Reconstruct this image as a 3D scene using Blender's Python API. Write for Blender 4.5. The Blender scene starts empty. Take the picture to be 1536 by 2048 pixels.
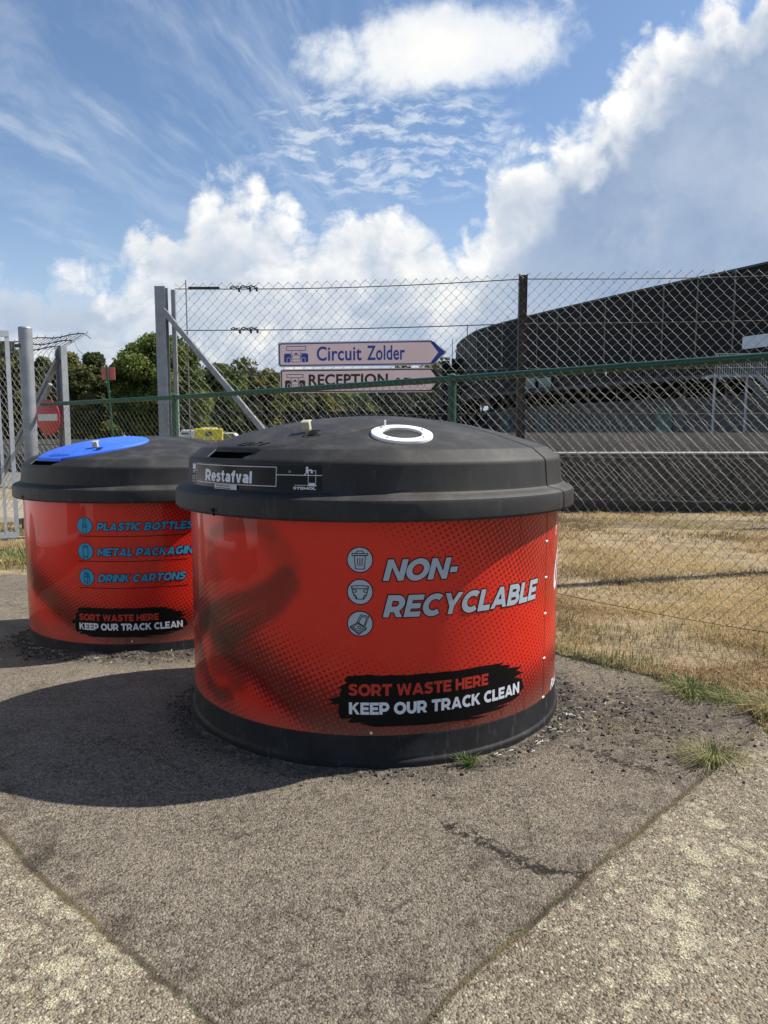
import bpy, bmesh, math, random
import numpy as np
from mathutils import Vector, Matrix, noise as mnoise
R = math.radians
rnd = random.Random(7)
scene = bpy.context.scene
COL = scene.collection
# ------------------------------------------------------------------ camera
cam_d = bpy.data.cameras.new("camera"); cam = bpy.data.objects.new("camera", cam_d); COL.objects.link(cam)
cam.location = (0, 0, 1.38); cam.rotation_euler = (R(90) - math.atan(154 / 1450), 0, 0)
cam_d.sensor_fit = 'VERTICAL'; cam_d.sensor_height = 36; cam_d.lens = 1450 / 2048 * 36
cam_d.clip_start = 0.05; cam_d.clip_end = 3000
scene.camera = cam
scene.view_settings.view_transform = 'Standard'; scene.view_settings.look = 'None'
scene.view_settings.exposure = 0.72; scene.view_settings.gamma = 1
# ------------------------------------------------------------------ sun
SUN_AZ = math.atan2(.96, .27); SUN_EL = R(49)
sun_d = bpy.data.lights.new("sun", 'SUN'); sun = bpy.data.objects.new("sun", sun_d); COL.objects.link(sun)
sun_d.energy = 5.0; sun_d.angle = R(0.5); sun_d.color = (1, .93, .82)
sdir = Vector((math.sin(SUN_AZ) * math.cos(SUN_EL), math.cos(SUN_AZ) * math.cos(SUN_EL), math.sin(SUN_EL)))
sun.rotation_euler = (-sdir).to_track_quat('-Z', 'Y').to_euler(); sun.location = sdir * 60


class NT:
    """tiny node-tree writer"""
    def __init__(s, t): s.t = t; s.n = t.nodes; s.l = t.links
    def new(s, ty, **kw):
        n = s.n.new(ty)
        for k, v in kw.items(): setattr(n, k, v)
        return n
    def put(s, sock, v):
        if isinstance(v, bpy.types.NodeSocket): s.l.new(v, sock)
        elif v is not None: sock.default_value = v
    def m(s, op, a, b=None, c=None, clamp=False):
        n = s.new('ShaderNodeMath', operation=op, use_clamp=clamp)
        s.put(n.inputs[0], a); s.put(n.inputs[1], b); s.put(n.inputs[2], c); return n.outputs[0]
    def sm(s, lo, hi, v):
        n = s.new('ShaderNodeMapRange', interpolation_type='SMOOTHSTEP')
        s.put(n.inputs[0], v); s.put(n.inputs[1], lo); s.put(n.inputs[2], hi); return n.outputs[0]
    def mix(s, f, a, b, blend='MIX'):
        n = s.new('ShaderNodeMix', data_type='RGBA', blend_type=blend)
        s.put(n.inputs[0], f); s.put(n.inputs[6], a); s.put(n.inputs[7], b); return n.outputs[2]
    def noise(s, vec, scale, detail=4, rough=.55, col=False, dist=0):
        n = s.new('ShaderNodeTexNoise'); s.put(n.inputs['Vector'], vec)
        n.inputs['Scale'].default_value = scale; n.inputs['Detail'].default_value = detail
        n.inputs['Roughness'].default_value = rough; n.inputs['Distortion'].default_value = dist
        return n.outputs['Color' if col else 'Fac']
    def vor(s, vec, scale, out='Distance', feature='F1'):
        n = s.new('ShaderNodeTexVoronoi', feature=feature); s.put(n.inputs['Vector'], vec)
        n.inputs['Scale'].default_value = scale; return n.outputs[out]
    def comb(s, x, y, z=0.0):
        n = s.new('ShaderNodeCombineXYZ'); s.put(n.inputs[0], x); s.put(n.inputs[1], y); s.put(n.inputs[2], z); return n.outputs[0]
    def sep(s, v):
        n = s.new('ShaderNodeSeparateXYZ'); s.put(n.inputs[0], v); return n.outputs
    def vm(s, op, a, b=None):
        n = s.new('ShaderNodeVectorMath', operation=op); s.put(n.inputs[0], a); s.put(n.inputs[1], b); return n.outputs[0]
    def attr(s, name): n = s.new('ShaderNodeAttribute', attribute_name=name); return n
    def bump(s, h, strength=.3, dist=.01):
        n = s.new('ShaderNodeBump'); n.inputs['Strength'].default_value = strength; n.inputs['Distance'].default_value = dist
        s.put(n.inputs['Height'], h); return n.outputs[0]


# ------------------------------------------------------------------ sky
world = bpy.data.worlds.new("World"); scene.world = world; world.use_nodes = True; world.cycles.sampling_method = 'MANUAL'; world.cycles.sample_map_resolution = 512
w = NT(world.node_tree); w.n.clear()
CL = .66
sky = w.new('ShaderNodeTexSky', sky_type='NISHITA', sun_disc=False)
sky.sun_elevation = SUN_EL; sky.sun_rotation = SUN_AZ; sky.air_density = 1.0; sky.dust_density = .6; sky.ozone_density = 2.0
bg1 = w.new('ShaderNodeBackground'); w.put(bg1.inputs[0], w.mix(1.0, sky.outputs[0], (.92, .97, 1.02, 1), 'MULTIPLY')); bg1.inputs[1].default_value = 0.085
d3 = w.new('ShaderNodeTexCoord').outputs['Generated']
X, Y, Z = w.sep(d3)
ay = w.m('MAXIMUM', w.m('ABSOLUTE', Y), .06)
U = w.m('DIVIDE', X, ay); V = w.m('DIVIDE', Z, ay)
P = w.comb(U, V)
warp = w.vm('SCALE', w.vm('SUBTRACT', w.noise(P, 9, 5, .6, col=True), (.5, .5, .5))); warp.node.inputs['Scale'].default_value = .05
PW = w.vm('ADD', P, warp)
n1 = w.noise(PW, 11, 9, .62); n2 = w.noise(PW, 3.6, 5, .55); n3 = w.noise(PW, 6.0, 8, .6)
fc = w.new('ShaderNodeFloatCurve')
pts = [(-.60, .21), (-.517, .225), (-.478, .195), (-.436, .232), (-.4, .255), (-.346, .246), (-.312, .268), (-.265, .30), (-.243, .345), (-.197, .330), (-.111, .326),
       (-.045, .32), (.001, .31), (.054, .297), (.082, .266), (.101, .284), (.124, .323), (.140, .373), (.186, .383), (.222, .390), (.240, .436), (.282, .442),
       (.296, .491), (.319, .516), (.337, .558), (.406, .594), (.492, .612), (.6, .62)]
cv = fc.mapping.curves[0]
while len(cv.points) < len(pts): cv.points.new(.5, .5)
for p, (a, b) in zip(cv.points, pts): p.location = ((a + .6) / 1.2, b); p.handle_type = 'VECTOR'
fc.mapping.update()
Uw = w.m('ADD', U, w.m('MULTIPLY', w.m('SUBTRACT', n3, .5), .11))
w.put(fc.inputs['Value'], w.m('MULTIPLY_ADD', Uw, 1 / 1.2, .5))
def billow(vec):
    a = w.vor(vec, 15); b = w.vor(vec, 36); c = w.noise(vec, 6.5, 10, .68)
    return w.m('SUBTRACT', c, w.m('ADD', w.m('MULTIPLY', w.m('MULTIPLY', a, a), .26), w.m('MULTIPLY', w.m('MULTIPLY', b, b), .15)))
B0 = billow(PW); B1 = billow(w.vm('ADD', PW, (.022, .016, 0)))
lit = w.m('SUBTRACT', B0, B1)
t = w.m('SUBTRACT', fc.outputs[0], V)
t = w.m('ADD', t, w.m('MULTIPLY', w.m('SUBTRACT', B0, .385), .235))
leftlow = w.sm(-.22, -.46, U)
a_mass = w.sm(-.004, w.m('MULTIPLY_ADD', leftlow, .02, .045), t)
right = w.sm(.06, .26, U)
td = w.m('ADD', t, w.m('MULTIPLY', w.m('SUBTRACT', n2, .5), .34))
depth = w.sm(.02, w.m('MULTIPLY_ADD', right, -.09, .22), td)
gray = w.mix(right, (.47, .545, .645, 1), (.285, .385, .565, 1))
gray = w.mix(w.sm(.30, .72, w.noise(PW, 4.5, 9, .62)), w.mix(.35, gray, (.20, .30, .49, 1)), w.mix(.6, gray, (.50, .585, .70, 1)))
shade = w.m('MULTIPLY', depth, w.m('MULTIPLY_ADD', right, .18, .80))
edge = w.m('ADD', .66, w.m('MULTIPLY', lit, 3.2), clamp=True)
white = w.mix(edge, (.56, .63, .73, 1), (.98, .975, .95, 1))
c_mass = w.mix(shade, white, gray)
puff = w.m('MULTIPLY', w.sm(.50, .64, w.noise(PW, 6.5, 8, .6)), w.m('SUBTRACT', 1.0, w.m('MULTIPLY', right, .9)))
c_mass = w.mix(w.m('MULTIPLY', puff, w.m('ADD', .35, w.m('MULTIPLY', lit, 5.0), clamp=True)), c_mass, (.95, .94, .90, 1))
low = w.m('MULTIPLY', w.sm(.44, .60, w.noise(w.vm('MULTIPLY', PW, (1, 2.1, 1)), 5, 7, .58)), w.sm(.34, .14, V))
c_mass = w.mix(w.m('MULTIPLY', low, .75), c_mass, (.36, .46, .61, 1))
# one white heap high in the middle
Uc = w.m('SUBTRACT', U, .073)
Vc = w.m('SUBTRACT', w.m('SUBTRACT', V, .500), w.m('MULTIPLY', Uc, .09))
e = w.m('SQRT', w.m('ADD', w.m('POWER', w.m('DIVIDE', Uc, .205), 2), w.m('POWER', w.m('DIVIDE', Vc, .068), 2)))
tw = w.m('ADD', w.m('SUBTRACT', 1.0, e), w.m('MULTIPLY', w.m('SUBTRACT', n1, .5), 1.3))
tw = w.m('ADD', tw, w.m('MULTIPLY', w.m('SUBTRACT', w.noise(PW, 24, 6, .6), .5), .5))
a_heap = w.sm(-.02, .5, tw)
c_heap = w.mix(w.sm(.2, 1.0, w.m('ADD', tw, w.m('MULTIPLY', w.m('SUBTRACT', n2, .5), 1.2))), (.78, .82, .87, 1), (.93, .925, .90, 1))
# rippled altocumulus
rp = w.noise(w.vm('MULTIPLY', PW, (22, 62, 1)), 1.0, 5, .62)
rg = w.m('ADD', w.m('POWER', w.m('DIVIDE', w.m('SUBTRACT', U, .0), .19), 2), w.m('POWER', w.m('DIVIDE', w.m('SUBTRACT', V, .385), .085), 2))
a_rip = w.m('MULTIPLY', w.sm(.42, .66, rp), w.m('MULTIPLY', w.sm(1.35, .3, rg), .72))
# cirrus bands
Ua = w.m('SUBTRACT', U, .15); Va = w.m('SUBTRACT', V, .05)
ang = w.m('ARCTAN2', Va, Ua); rad = w.m('SQRT', w.m('ADD', w.m('MULTIPLY', Ua, Ua), w.m('MULTIPLY', Va, Va)))
cz = w.noise(w.comb(w.m('ADD', w.m('MULTIPLY', ang, 7), w.m('MULTIPLY', n3, .35)), w.m('MULTIPLY', rad, 2.2)), 1.55, 6, .62)
a_cir = w.m('MULTIPLY', w.sm(.46, .84, cz), w.m('MULTIPLY', w.sm(.05, -.12, U), .62))
cz2 = w.noise(w.comb(w.m('ADD', w.m('MULTIPLY', ang, 3.2), w.m('MULTIPLY', n3, .5)), w.m('MULTIPLY', rad, 1.3)), 2.3, 7, .6)
veil = w.m('ADD', w.m('MULTIPLY', w.sm(.42, .06, V), .26), w.m('MULTIPLY', w.sm(.42, .80, cz2), w.m('MULTIPLY', w.sm(.10, -.15, U), .38)))
up = w.sm(-.01, .02, Z)
thin = w.m('MAXIMUM', w.m('MAXIMUM', a_rip, a_cir), veil)
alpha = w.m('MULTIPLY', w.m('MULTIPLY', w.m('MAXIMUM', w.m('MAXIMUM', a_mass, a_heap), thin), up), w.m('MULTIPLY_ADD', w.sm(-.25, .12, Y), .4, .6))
ccol = w.mix(a_mass, w.mix(a_heap, (.72, .79, .87, 1), c_heap), c_mass)
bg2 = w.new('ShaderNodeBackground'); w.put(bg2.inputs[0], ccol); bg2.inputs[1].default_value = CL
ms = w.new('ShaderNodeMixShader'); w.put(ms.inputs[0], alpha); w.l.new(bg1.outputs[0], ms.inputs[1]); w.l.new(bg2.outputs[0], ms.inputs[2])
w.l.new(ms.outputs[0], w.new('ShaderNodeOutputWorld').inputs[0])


# ------------------------------------------------------------------ materials
def mat(name, col, rough=.6, metal=0, vary=0, vscale=6, bump=0, bscale=80, spec=.5, coat=0, grad=None):
    m = bpy.data.materials.new(name); m.use_nodes = True
    q = NT(m.node_tree); b = q.n['Principled BSDF']
    b.inputs['Roughness'].default_value = rough; b.inputs['Metallic'].default_value = metal
    b.inputs['Specular IOR Level'].default_value = spec; b.inputs['Coat Weight'].default_value = coat
    b.inputs['Coat Roughness'].default_value = .05
    c4 = (*col, 1)
    if vary or bump:
        P = q.new('ShaderNodeTexCoord').outputs['Object']
    if vary:
        f = q.noise(P, vscale, 6, .6)
        lo = tuple(max(0, v * (1 - vary)) for v in col) + (1,); hi = tuple(min(1, v * (1 + vary)) for v in col) + (1,)
        q.put(b.inputs['Base Color'], q.mix(q.sm(.25, .75, f), lo, hi))
        q.put(b.inputs['Roughness'], q.m('ADD', rough - .06, q.m('MULTIPLY', q.noise(P, vscale * 3, 4), .12)))
    else: b.inputs['Base Color'].default_value = c4
    if bump: q.put(b.inputs['Normal'], q.bump(q.noise(P, bscale, 3), bump, .004))
    return m


M = dict(
    black=mat('black_plastic', (.021, .021, .022), .6, vary=.15, vscale=5, bump=.35, bscale=420, spec=.28),
    blue=mat('blue_plastic', (.035, .13, .62), .5, vary=.08, bump=.25, bscale=420, spec=.3),
    rubber=mat('black_skirt', (.012, .012, .014), .6, vary=.35, vscale=9, bump=.1, bscale=60, spec=.2),
    hole=mat('dark_cavity', (.004, .004, .004), .9, spec=.1),
    white_steel=mat('white_ring_paint', (.72, .73, .74), .4),
    steel=mat('galvanised_liner', (.80, .78, .73), .45, .1, vary=.2, vscale=9),
    beige=mat('beige_latch', (.42, .38, .30), .5),
    sticker=mat('glossy_black_film', (.006, .006, .007), .25, spec=.16, vary=.1),
    ink_white=mat('white_ink', (.60, .63, .70), .5, spec=.2),
    ink_grey=mat('grey_ink', (.36, .42, .48), .45, spec=.2),
    ink_black=mat('black_ink', (.005, .0045, .0045), .5, spec=.12),
    ink_red=mat('red_ink', (.42, .035, .022), .5, spec=.2),
    ink_cyan=mat('cyan_ink', (.035, .27, .46), .5, spec=.2),
    label=mat('silver_label', (.42, .42, .42), .4),
    galv=mat('galvanised_steel', (.24, .26, .285), .5, .35, vary=.15, vscale=7),
    galv_white=mat('pale_galvanised_tube', (.40, .44, .47), .5, .1, vary=.1, vscale=9),
    brown=mat('brown_weathered_steel', (.045, .037, .03), .6, .2, vary=.25, vscale=5),
    green=mat('green_coated_tube', (.004, .055, .024), .5, vary=.12, vscale=8, coat=.1),
    wire_green=mat('green_coated_wire', (.115, .130, .100), .5, spec=.5),
    wire_grey=mat('zinc_wire', (.24, .245, .235), .6, 0, spec=.4),
    wire_dark=mat('dark_wire', (.05, .055, .05), .5, .2),
    sign_face=mat('sign_face_film', (.88, .67, .655), .4, vary=.04, vscale=3),
    sign_back=mat('sign_metal', (.42, .40, .39), .45, .3),
    sign_blue=mat('sign_blue_film', (.008, .045, .30), .4),
    sign_black=mat('sign_black_film', (.008, .008, .008), .4),
    no_red=mat('sign_red_film', (.48, .012, .015), .4),
    no_white=mat('sign_white_film', (.62, .62, .60), .5),
    red_board=mat('red_board', (.50, .13, .12), .6),
    clad=mat('dark_cladding', (.010, .0105, .0115), .6, vary=.15, vscale=.3, spec=.2),
    joint=mat('cladding_joint', (.10, .10, .10), .5),
    roofline=mat('parapet_metal', (.05, .05, .052), .5),
    grey_wall=mat('grey_panel', (.11, .11, .106), .7, vary=.2, vscale=.6),
    glass=mat('tinted_glass', (.03, .055, .055), .08, spec=.8),
    glass_pale=mat('sky_reflecting_glass', (.12, .20, .20), .1, spec=.9),
    painted_sky_reflection=mat('painted_sky_reflection', (.62, .66, .72), .3),  # window pane with the sky's reflection put into its pale colour
    rail_steel=mat('stair_steel', (.42, .44, .44), .5, .3),
    barrier=mat('barrier_concrete', (.27, .225, .195), .85, vary=.18, vscale=1.2),
    dark_soil=mat('dark_soil', (.035, .03, .024), .95, vary=.4, vscale=3),
    yellow=mat('yellow_vehicle_paint', (.72, .60, .02), .35), red=mat('red_stripe', (.55, .03, .02), .4),
    white_car=mat('white_vehicle_paint', (.72, .74, .76), .3), tyre=mat('tyre_rubber', (.012, .012, .012), .8),
    bark=mat('bark', (.07, .05, .035), .9, vary=.3, vscale=8),
    flake=mat('white_shavings', (.62, .60, .56), .7),
)


def dusty(m, dust, lo, hi):
    q = NT(m.node_tree); b = q.n['Principled BSDF']; P = q.new('ShaderNodeTexCoord').outputs['Object']
    nz = q.sep(q.new('ShaderNodeNewGeometry').outputs['Normal'])[2]
    f = q.m('MULTIPLY', q.sm(lo, hi, q.noise(P, 5, 9, .72)), q.m('MULTIPLY_ADD', q.sm(.1, .9, nz), .75, .25))
    sc = q.sm(.60, .66, q.noise(q.vm('MULTIPLY', P, (38, 5, 9)), 1.0, 3, .6)); f = q.m('MAXIMUM', f, q.m('MULTIPLY', sc, .22))
    spk = q.m('MULTIPLY', q.sm(.16, .08, q.vor(P, 60)), q.m('GREATER_THAN', q.sep(q.vor(P, 60, 'Color'))[0], .93)); f = q.m('MAXIMUM', f, q.m('MULTIPLY', spk, .6))
    src = b.inputs['Base Color'].links[0].from_socket; q.put(b.inputs['Base Color'], q.mix(f, src, (*dust, 1)))


dusty(M['black'], (.075, .070, .062), .46, .80); dusty(M['rubber'], (.09, .08, .065), .50, .80); dusty(M['blue'], (.12, .20, .50), .5, .85)


def leaf_mat(name, a, b, c, trans=.25, rough=.6):
    m = bpy.data.materials.new(name); m.use_nodes = True; q = NT(m.node_tree); bs = q.n['Principled BSDF']
    f = q.attr('tint').outputs['Fac']
    col = q.mix(q.sm(.45, 1, f), q.mix(q.sm(0, .55, f), (*a, 1), (*b, 1)), (*c, 1))
    q.put(bs.inputs['Base Color'], col); bs.inputs['Roughness'].default_value = rough; bs.inputs['Specular IOR Level'].default_value = .25
    tr = q.new('ShaderNodeBsdfTranslucent'); q.put(tr.inputs[0], col)
    mx = q.new('ShaderNodeMixShader'); mx.inputs[0].default_value = trans
    q.l.new(bs.outputs[0], mx.inputs[1]); q.l.new(tr.outputs[0], mx.inputs[2]); q.l.new(mx.outputs[0], q.n['Material Output'].inputs[0])
    return m


M['leaf'] = leaf_mat('oak_leaves', (.040, .066, .014), (.095, .135, .030), (.20, .25, .06), .4)
M['leaf_pine'] = leaf_mat('pine_needles', (.048, .062, .024), (.105, .122, .044), (.21, .22, .085), .4)
M['leaf_autumn'] = leaf_mat('mixed_leaves', (.05, .07, .018), (.115, .135, .034), (.27, .23, .05), .4)
M['grass_dry'] = leaf_mat('dry_grass', (.26, .18, .09), (.45, .335, .17), (.60, .48, .27), .35, .7)
M['grass_green'] = leaf_mat('green_grass', (.055, .095, .022), (.12, .175, .045), (.36, .31, .16), .3, .6)


def concrete_wall_mat():
    m = bpy.data.materials.new('old_board_marked_concrete'); m.use_nodes = True; q = NT(m.node_tree); b = q.n['Principled BSDF']
    P = q.new('ShaderNodeTexCoord').outputs['Object']
    x, y, z = q.sep(P)
    n = q.noise(P, 1.6, 8, .65); nf = q.noise(P, 14, 6, .6)
    st = q.noise(q.vm('MULTIPLY', P, (5, 5, .35)), 1.0, 5, .6)
    c = q.mix(q.sm(.3, .7, n), (.050, .047, .042, 1), (.098, .092, .082, 1))
    c = q.mix(q.m('MULTIPLY', q.sm(.52, .7, st), .7), c, (.028, .026, .023, 1))
    c = q.mix(q.m('MULTIPLY', q.sm(.6, .72, nf), .5), c, (.15, .145, .135, 1))
    line = q.m('LESS_THAN', q.m('ABSOLUTE', q.m('SUBTRACT', q.m('FRACT', q.m('MULTIPLY', z, 4.2)), .5)), .03)
    c = q.mix(q.m('MULTIPLY', line, .4), c, (.04, .04, .035, 1))
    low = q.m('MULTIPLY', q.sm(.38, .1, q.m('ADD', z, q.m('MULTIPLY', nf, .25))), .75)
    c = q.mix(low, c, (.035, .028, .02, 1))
    q.put(b.inputs['Base Color'], c); b.inputs['Roughness'].default_value = .9
    q.put(b.inputs['Normal'], q.bump(q.m('ADD', nf, q.m('MULTIPLY', st, .5)), .6, .03))
    return m


M['old_concrete'] = concrete_wall_mat()


def wrap_mat(name):
    """printed glossy red film: halftone dots driven by the print's own tone field, and a soft brown ribbon"""
    m = bpy.data.materials.new(name); m.use_nodes = True; q = NT(m.node_tree); b = q.n['Principled BSDF']
    uv = q.new('ShaderNodeUVMap', uv_map='UVMap').outputs[0]
    u, v, _ = q.sep(uv)
    tone = q.attr('tone').outputs['Fac']; rib = q.attr('ribbon').outputs['Fac']; hot = q.attr('hot').outputs['Fac']
    a = R(27); k = 2 * math.pi / .0225
    ra = q.m('MULTIPLY', q.m('ADD', q.m('MULTIPLY', u, math.cos(a)), q.m('MULTIPLY', v, math.sin(a))), k)
    rb = q.m('MULTIPLY', q.m('SUBTRACT', q.m('MULTIPLY', v, math.cos(a)), q.m('MULTIPLY', u, math.sin(a))), k)
    c = q.m('MULTIPLY_ADD', q.m('ADD', q.m('COSINE', ra), q.m('COSINE', rb)), .25, .5)
    d = q.sm(-.07, .07, q.m('SUBTRACT', c, q.m('SUBTRACT', 1.0, tone)))
    base = q.mix(q.m('MULTIPLY', q.sm(.30, .95, tone), .8), q.mix(hot, (.58, .024, .013, 1), (.64, .025, .011, 1)), (.27, .015, .010, 1))
    dark = q.mix(tone, (.28, .012, .008, 1), (.085, .006, .005, 1))
    col = q.mix(q.m('MULTIPLY', d, q.sm(.02, .12, tone)), base, dark)
    # fine line screen on the ribbon
    ln = q.m('MULTIPLY_ADD', q.m('SINE', q.m('MULTIPLY', q.m('ADD', u, v), 2 * math.pi / .0065)), .14, .86)
    col = q.mix(q.m('MULTIPLY', rib, ln), col, (.016, .011, .009, 1))
    P = q.new('ShaderNodeTexCoord').outputs['Object']
    dn = q.noise(q.vm('MULTIPLY', P, (1, 1, .35)), 16, 7, .7)
    dirt = q.m('MULTIPLY', q.sm(.47, .70, q.m('ADD', dn, q.m('MULTIPLY', q.sm(.42, .12, v), .20))), q.m('ADD', .03, q.m('MULTIPLY', q.sm(.26, .10, v), .30)))
    col = q.mix(dirt, col, (.22, .17, .12, 1))
    q.put(b.inputs['Base Color'], col)
    b.inputs['Roughness'].default_value = .4; b.inputs['Specular IOR Level'].default_value = .12; b.inputs['Coat Weight'].default_value = .36; b.inputs['Coat Roughness'].default_value = .03
    P = q.new('ShaderNodeTexCoord').outputs['Object']
    q.put(b.inputs['Coat Normal'], q.bump(q.noise(q.vm('MULTIPLY', P, (1, 1, .25)), 5, 2), .06, .02))
    return m


M['wrap'] = wrap_mat('printed_red_film')


# ------------------------------------------------------------------ helpers
def props(o, label=None, cat=None, group=None, kind=None):
    if label: o['label'] = label
    if cat: o['category'] = cat
    if group: o['group'] = group
    if kind: o['kind'] = kind
    return o


def thing(name, label, cat, loc=(0, 0, 0), rz=0, group=None):
    o = bpy.data.objects.new(name, None); COL.objects.link(o)
    o.location = loc; o.rotation_euler = (0, 0, rz); o.empty_display_size = .2
    return props(o, label, cat, group)


def link(name, me, mats, parent=None, smooth=None):
    o = bpy.data.objects.new(name, me); COL.objects.link(o); me.name = name
    for m in (mats if isinstance(mats, (list, tuple)) else [mats]): me.materials.append(m)
    if smooth is not None and len(me.polygons):
        me.polygons.foreach_set('use_smooth', [True] * len(me.polygons))
        me.set_sharp_from_angle(angle=R(smooth))
    o.parent = parent
    return o


class MB:
    def __init__(s): s.v = []; s.f = []; s.mi = []; s.tint = []
    def face(s, idx, mi=0): s.f.append(idx); s.mi.append(mi)
    def add(s, vs, fs, mi=0):
        b = len(s.v); s.v += [tuple(p) for p in vs]
        for f in fs: s.face([b + i for i in f], mi)
    def box(s, c, size, rz=0, mi=0, mtx=None):
        hx, hy, hz = size[0] / 2, size[1] / 2, size[2] / 2
        vs = [Vector((x * hx, y * hy, z * hz)) for x in (-1, 1) for y in (-1, 1) for z in (-1, 1)]
        m = mtx if mtx is not None else Matrix.Rotation(rz, 3, 'Z')
        vs = [m @ p + Vector(c) for p in vs]
        s.add(vs, [(0, 1, 3, 2), (4, 6, 7, 5), (0, 4, 5, 1), (2, 3, 7, 6), (0, 2, 6, 4), (1, 5, 7, 3)], mi)
    def bar(s, a, b, wd, th, up=(0, 0, 1), mi=0):
        a, b = Vector(a), Vector(b); d = (b - a); L = d.length; d.normalize()
        x = d.cross(Vector(up))
        if x.length < 1e-4: x = d.cross(Vector((1, 0, 0)))
        x.normalize(); y = x.cross(d)
        m = Matrix((x, d, y)).transposed()
        s.box((a + b) / 2, (wd, L, th), mtx=m, mi=mi)
    def tube(s, pts, r, n=6, mi=0, cap=True):
        pts = [Vector(p) for p in pts]; rs = r if isinstance(r, (list, tuple)) else [r] * len(pts)
        base = len(s.v); ref = None
        for i, p in enumerate(pts):
            d = (pts[min(i + 1, len(pts) - 1)] - pts[max(i - 1, 0)]).normalized()
            if ref is None:
                ref = d.cross(Vector((0, 0, 1)))
                if ref.length < .1: ref = d.cross(Vector((0, 1, 0)))
            x = (ref - d * ref.dot(d)).normalized(); y = d.cross(x); ref = x
            for k in range(n):
                a = 2 * math.pi * k / n; s.v.append(tuple(p + (x * math.cos(a) + y * math.sin(a)) * rs[i]))
        for i in range(len(pts) - 1):
            for k in range(n):
                s.face([base + i * n + k, base + i * n + (k + 1) % n, base + (i + 1) * n + (k + 1) % n, base + (i + 1) * n + k], mi)
        if cap:
            s.face([base + k for k in range(n)][::-1], mi); s.face([base + (len(pts) - 1) * n + k for k in range(n)], mi)
    def lathe(s, prof, n, a0=-180, a1=180, mi=0):
        full = abs(a1 - a0 - 360) < 1e-6; cols = n if full else n + 1; b = len(s.v)
        for i in range(cols):
            a = R(a0 + (a1 - a0) * i / n)
            for r, z in prof: s.v.append((r * math.sin(a), -r * math.cos(a), z))
        k = len(prof)
        for i in range(n):
            j = (i + 1) % cols
            for q in range(k - 1):
                s.face([b + i * k + q, b + j * k + q, b + j * k + q + 1, b + i * k + q + 1], mi)
    def prism(s, poly, z0, z1, mi=0):
        n = len(poly); b = len(s.v)
        s.v += [(x, y, z0) for x, y in poly] + [(x, y, z1) for x, y in poly]
        for i in range(n): s.face([b + i, b + (i + 1) % n, b + n + (i + 1) % n, b + n + i], mi)
        s.face([b + i for i in range(n)][::-1], mi); s.face([b + n + i for i in range(n)], mi)
    def build(s, name, mats, parent=None, smooth=None, fix=True):
        me = bpy.data.meshes.new(name); me.from_pydata(s.v, [], s.f); me.update()
        me.polygons.foreach_set('material_index', s.mi)
        if fix:
            bm = bmesh.new(); bm.from_mesh(me); bmesh.ops.remove_doubles(bm, verts=bm.verts, dist=1e-5)
            bmesh.ops.recalc_face_normals(bm, faces=bm.faces); bm.to_mesh(me); bm.free()
        return link(name, me, mats, parent, smooth)


def text2d(s, shear=0, bold=0, space=1.0):
    c = bpy.data.curves.new('t', 'FONT'); c.body = s; c.size = 1; c.shear = shear; c.offset = bold; c.space_character = space; c.resolution_u = 4
    o = bpy.data.objects.new('t', c); COL.objects.link(o)
    dg = bpy.context.evaluated_depsgraph_get(); me = bpy.data.meshes.new_from_object(o.evaluated_get(dg))
    vs = [(v.co.x, v.co.y) for v in me.vertices]; fs = [tuple(p.vertices) for p in me.polygons]
    bpy.data.objects.remove(o); bpy.data.curves.remove(c); bpy.data.meshes.remove(me)
    return vs, fs


def text_fit(s, u0, v0, u1, v1, shear=0, bold=0, outline=0, space=1.0):
    """returns list of (verts, faces) front (and outline) fitted to the rectangle"""
    vs, fs = text2d(s, shear, bold, space)
    xs = [p[0] for p in vs]; ys = [p[1] for p in vs]
    ax = (u1 - u0) / (max(xs) - min(xs)); ay_ = (v1 - v0) / (max(ys) - min(ys))
    f = lambda p: (u0 + (p[0] - min(xs)) * ax, v0 + (p[1] - min(ys)) * ay_)
    out = [([f(p) for p in vs], fs)]
    if outline:
        vo, fo = text2d(s, shear, bold + outline, space); out.append(([f(p) for p in vo], fo))
    return out


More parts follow.
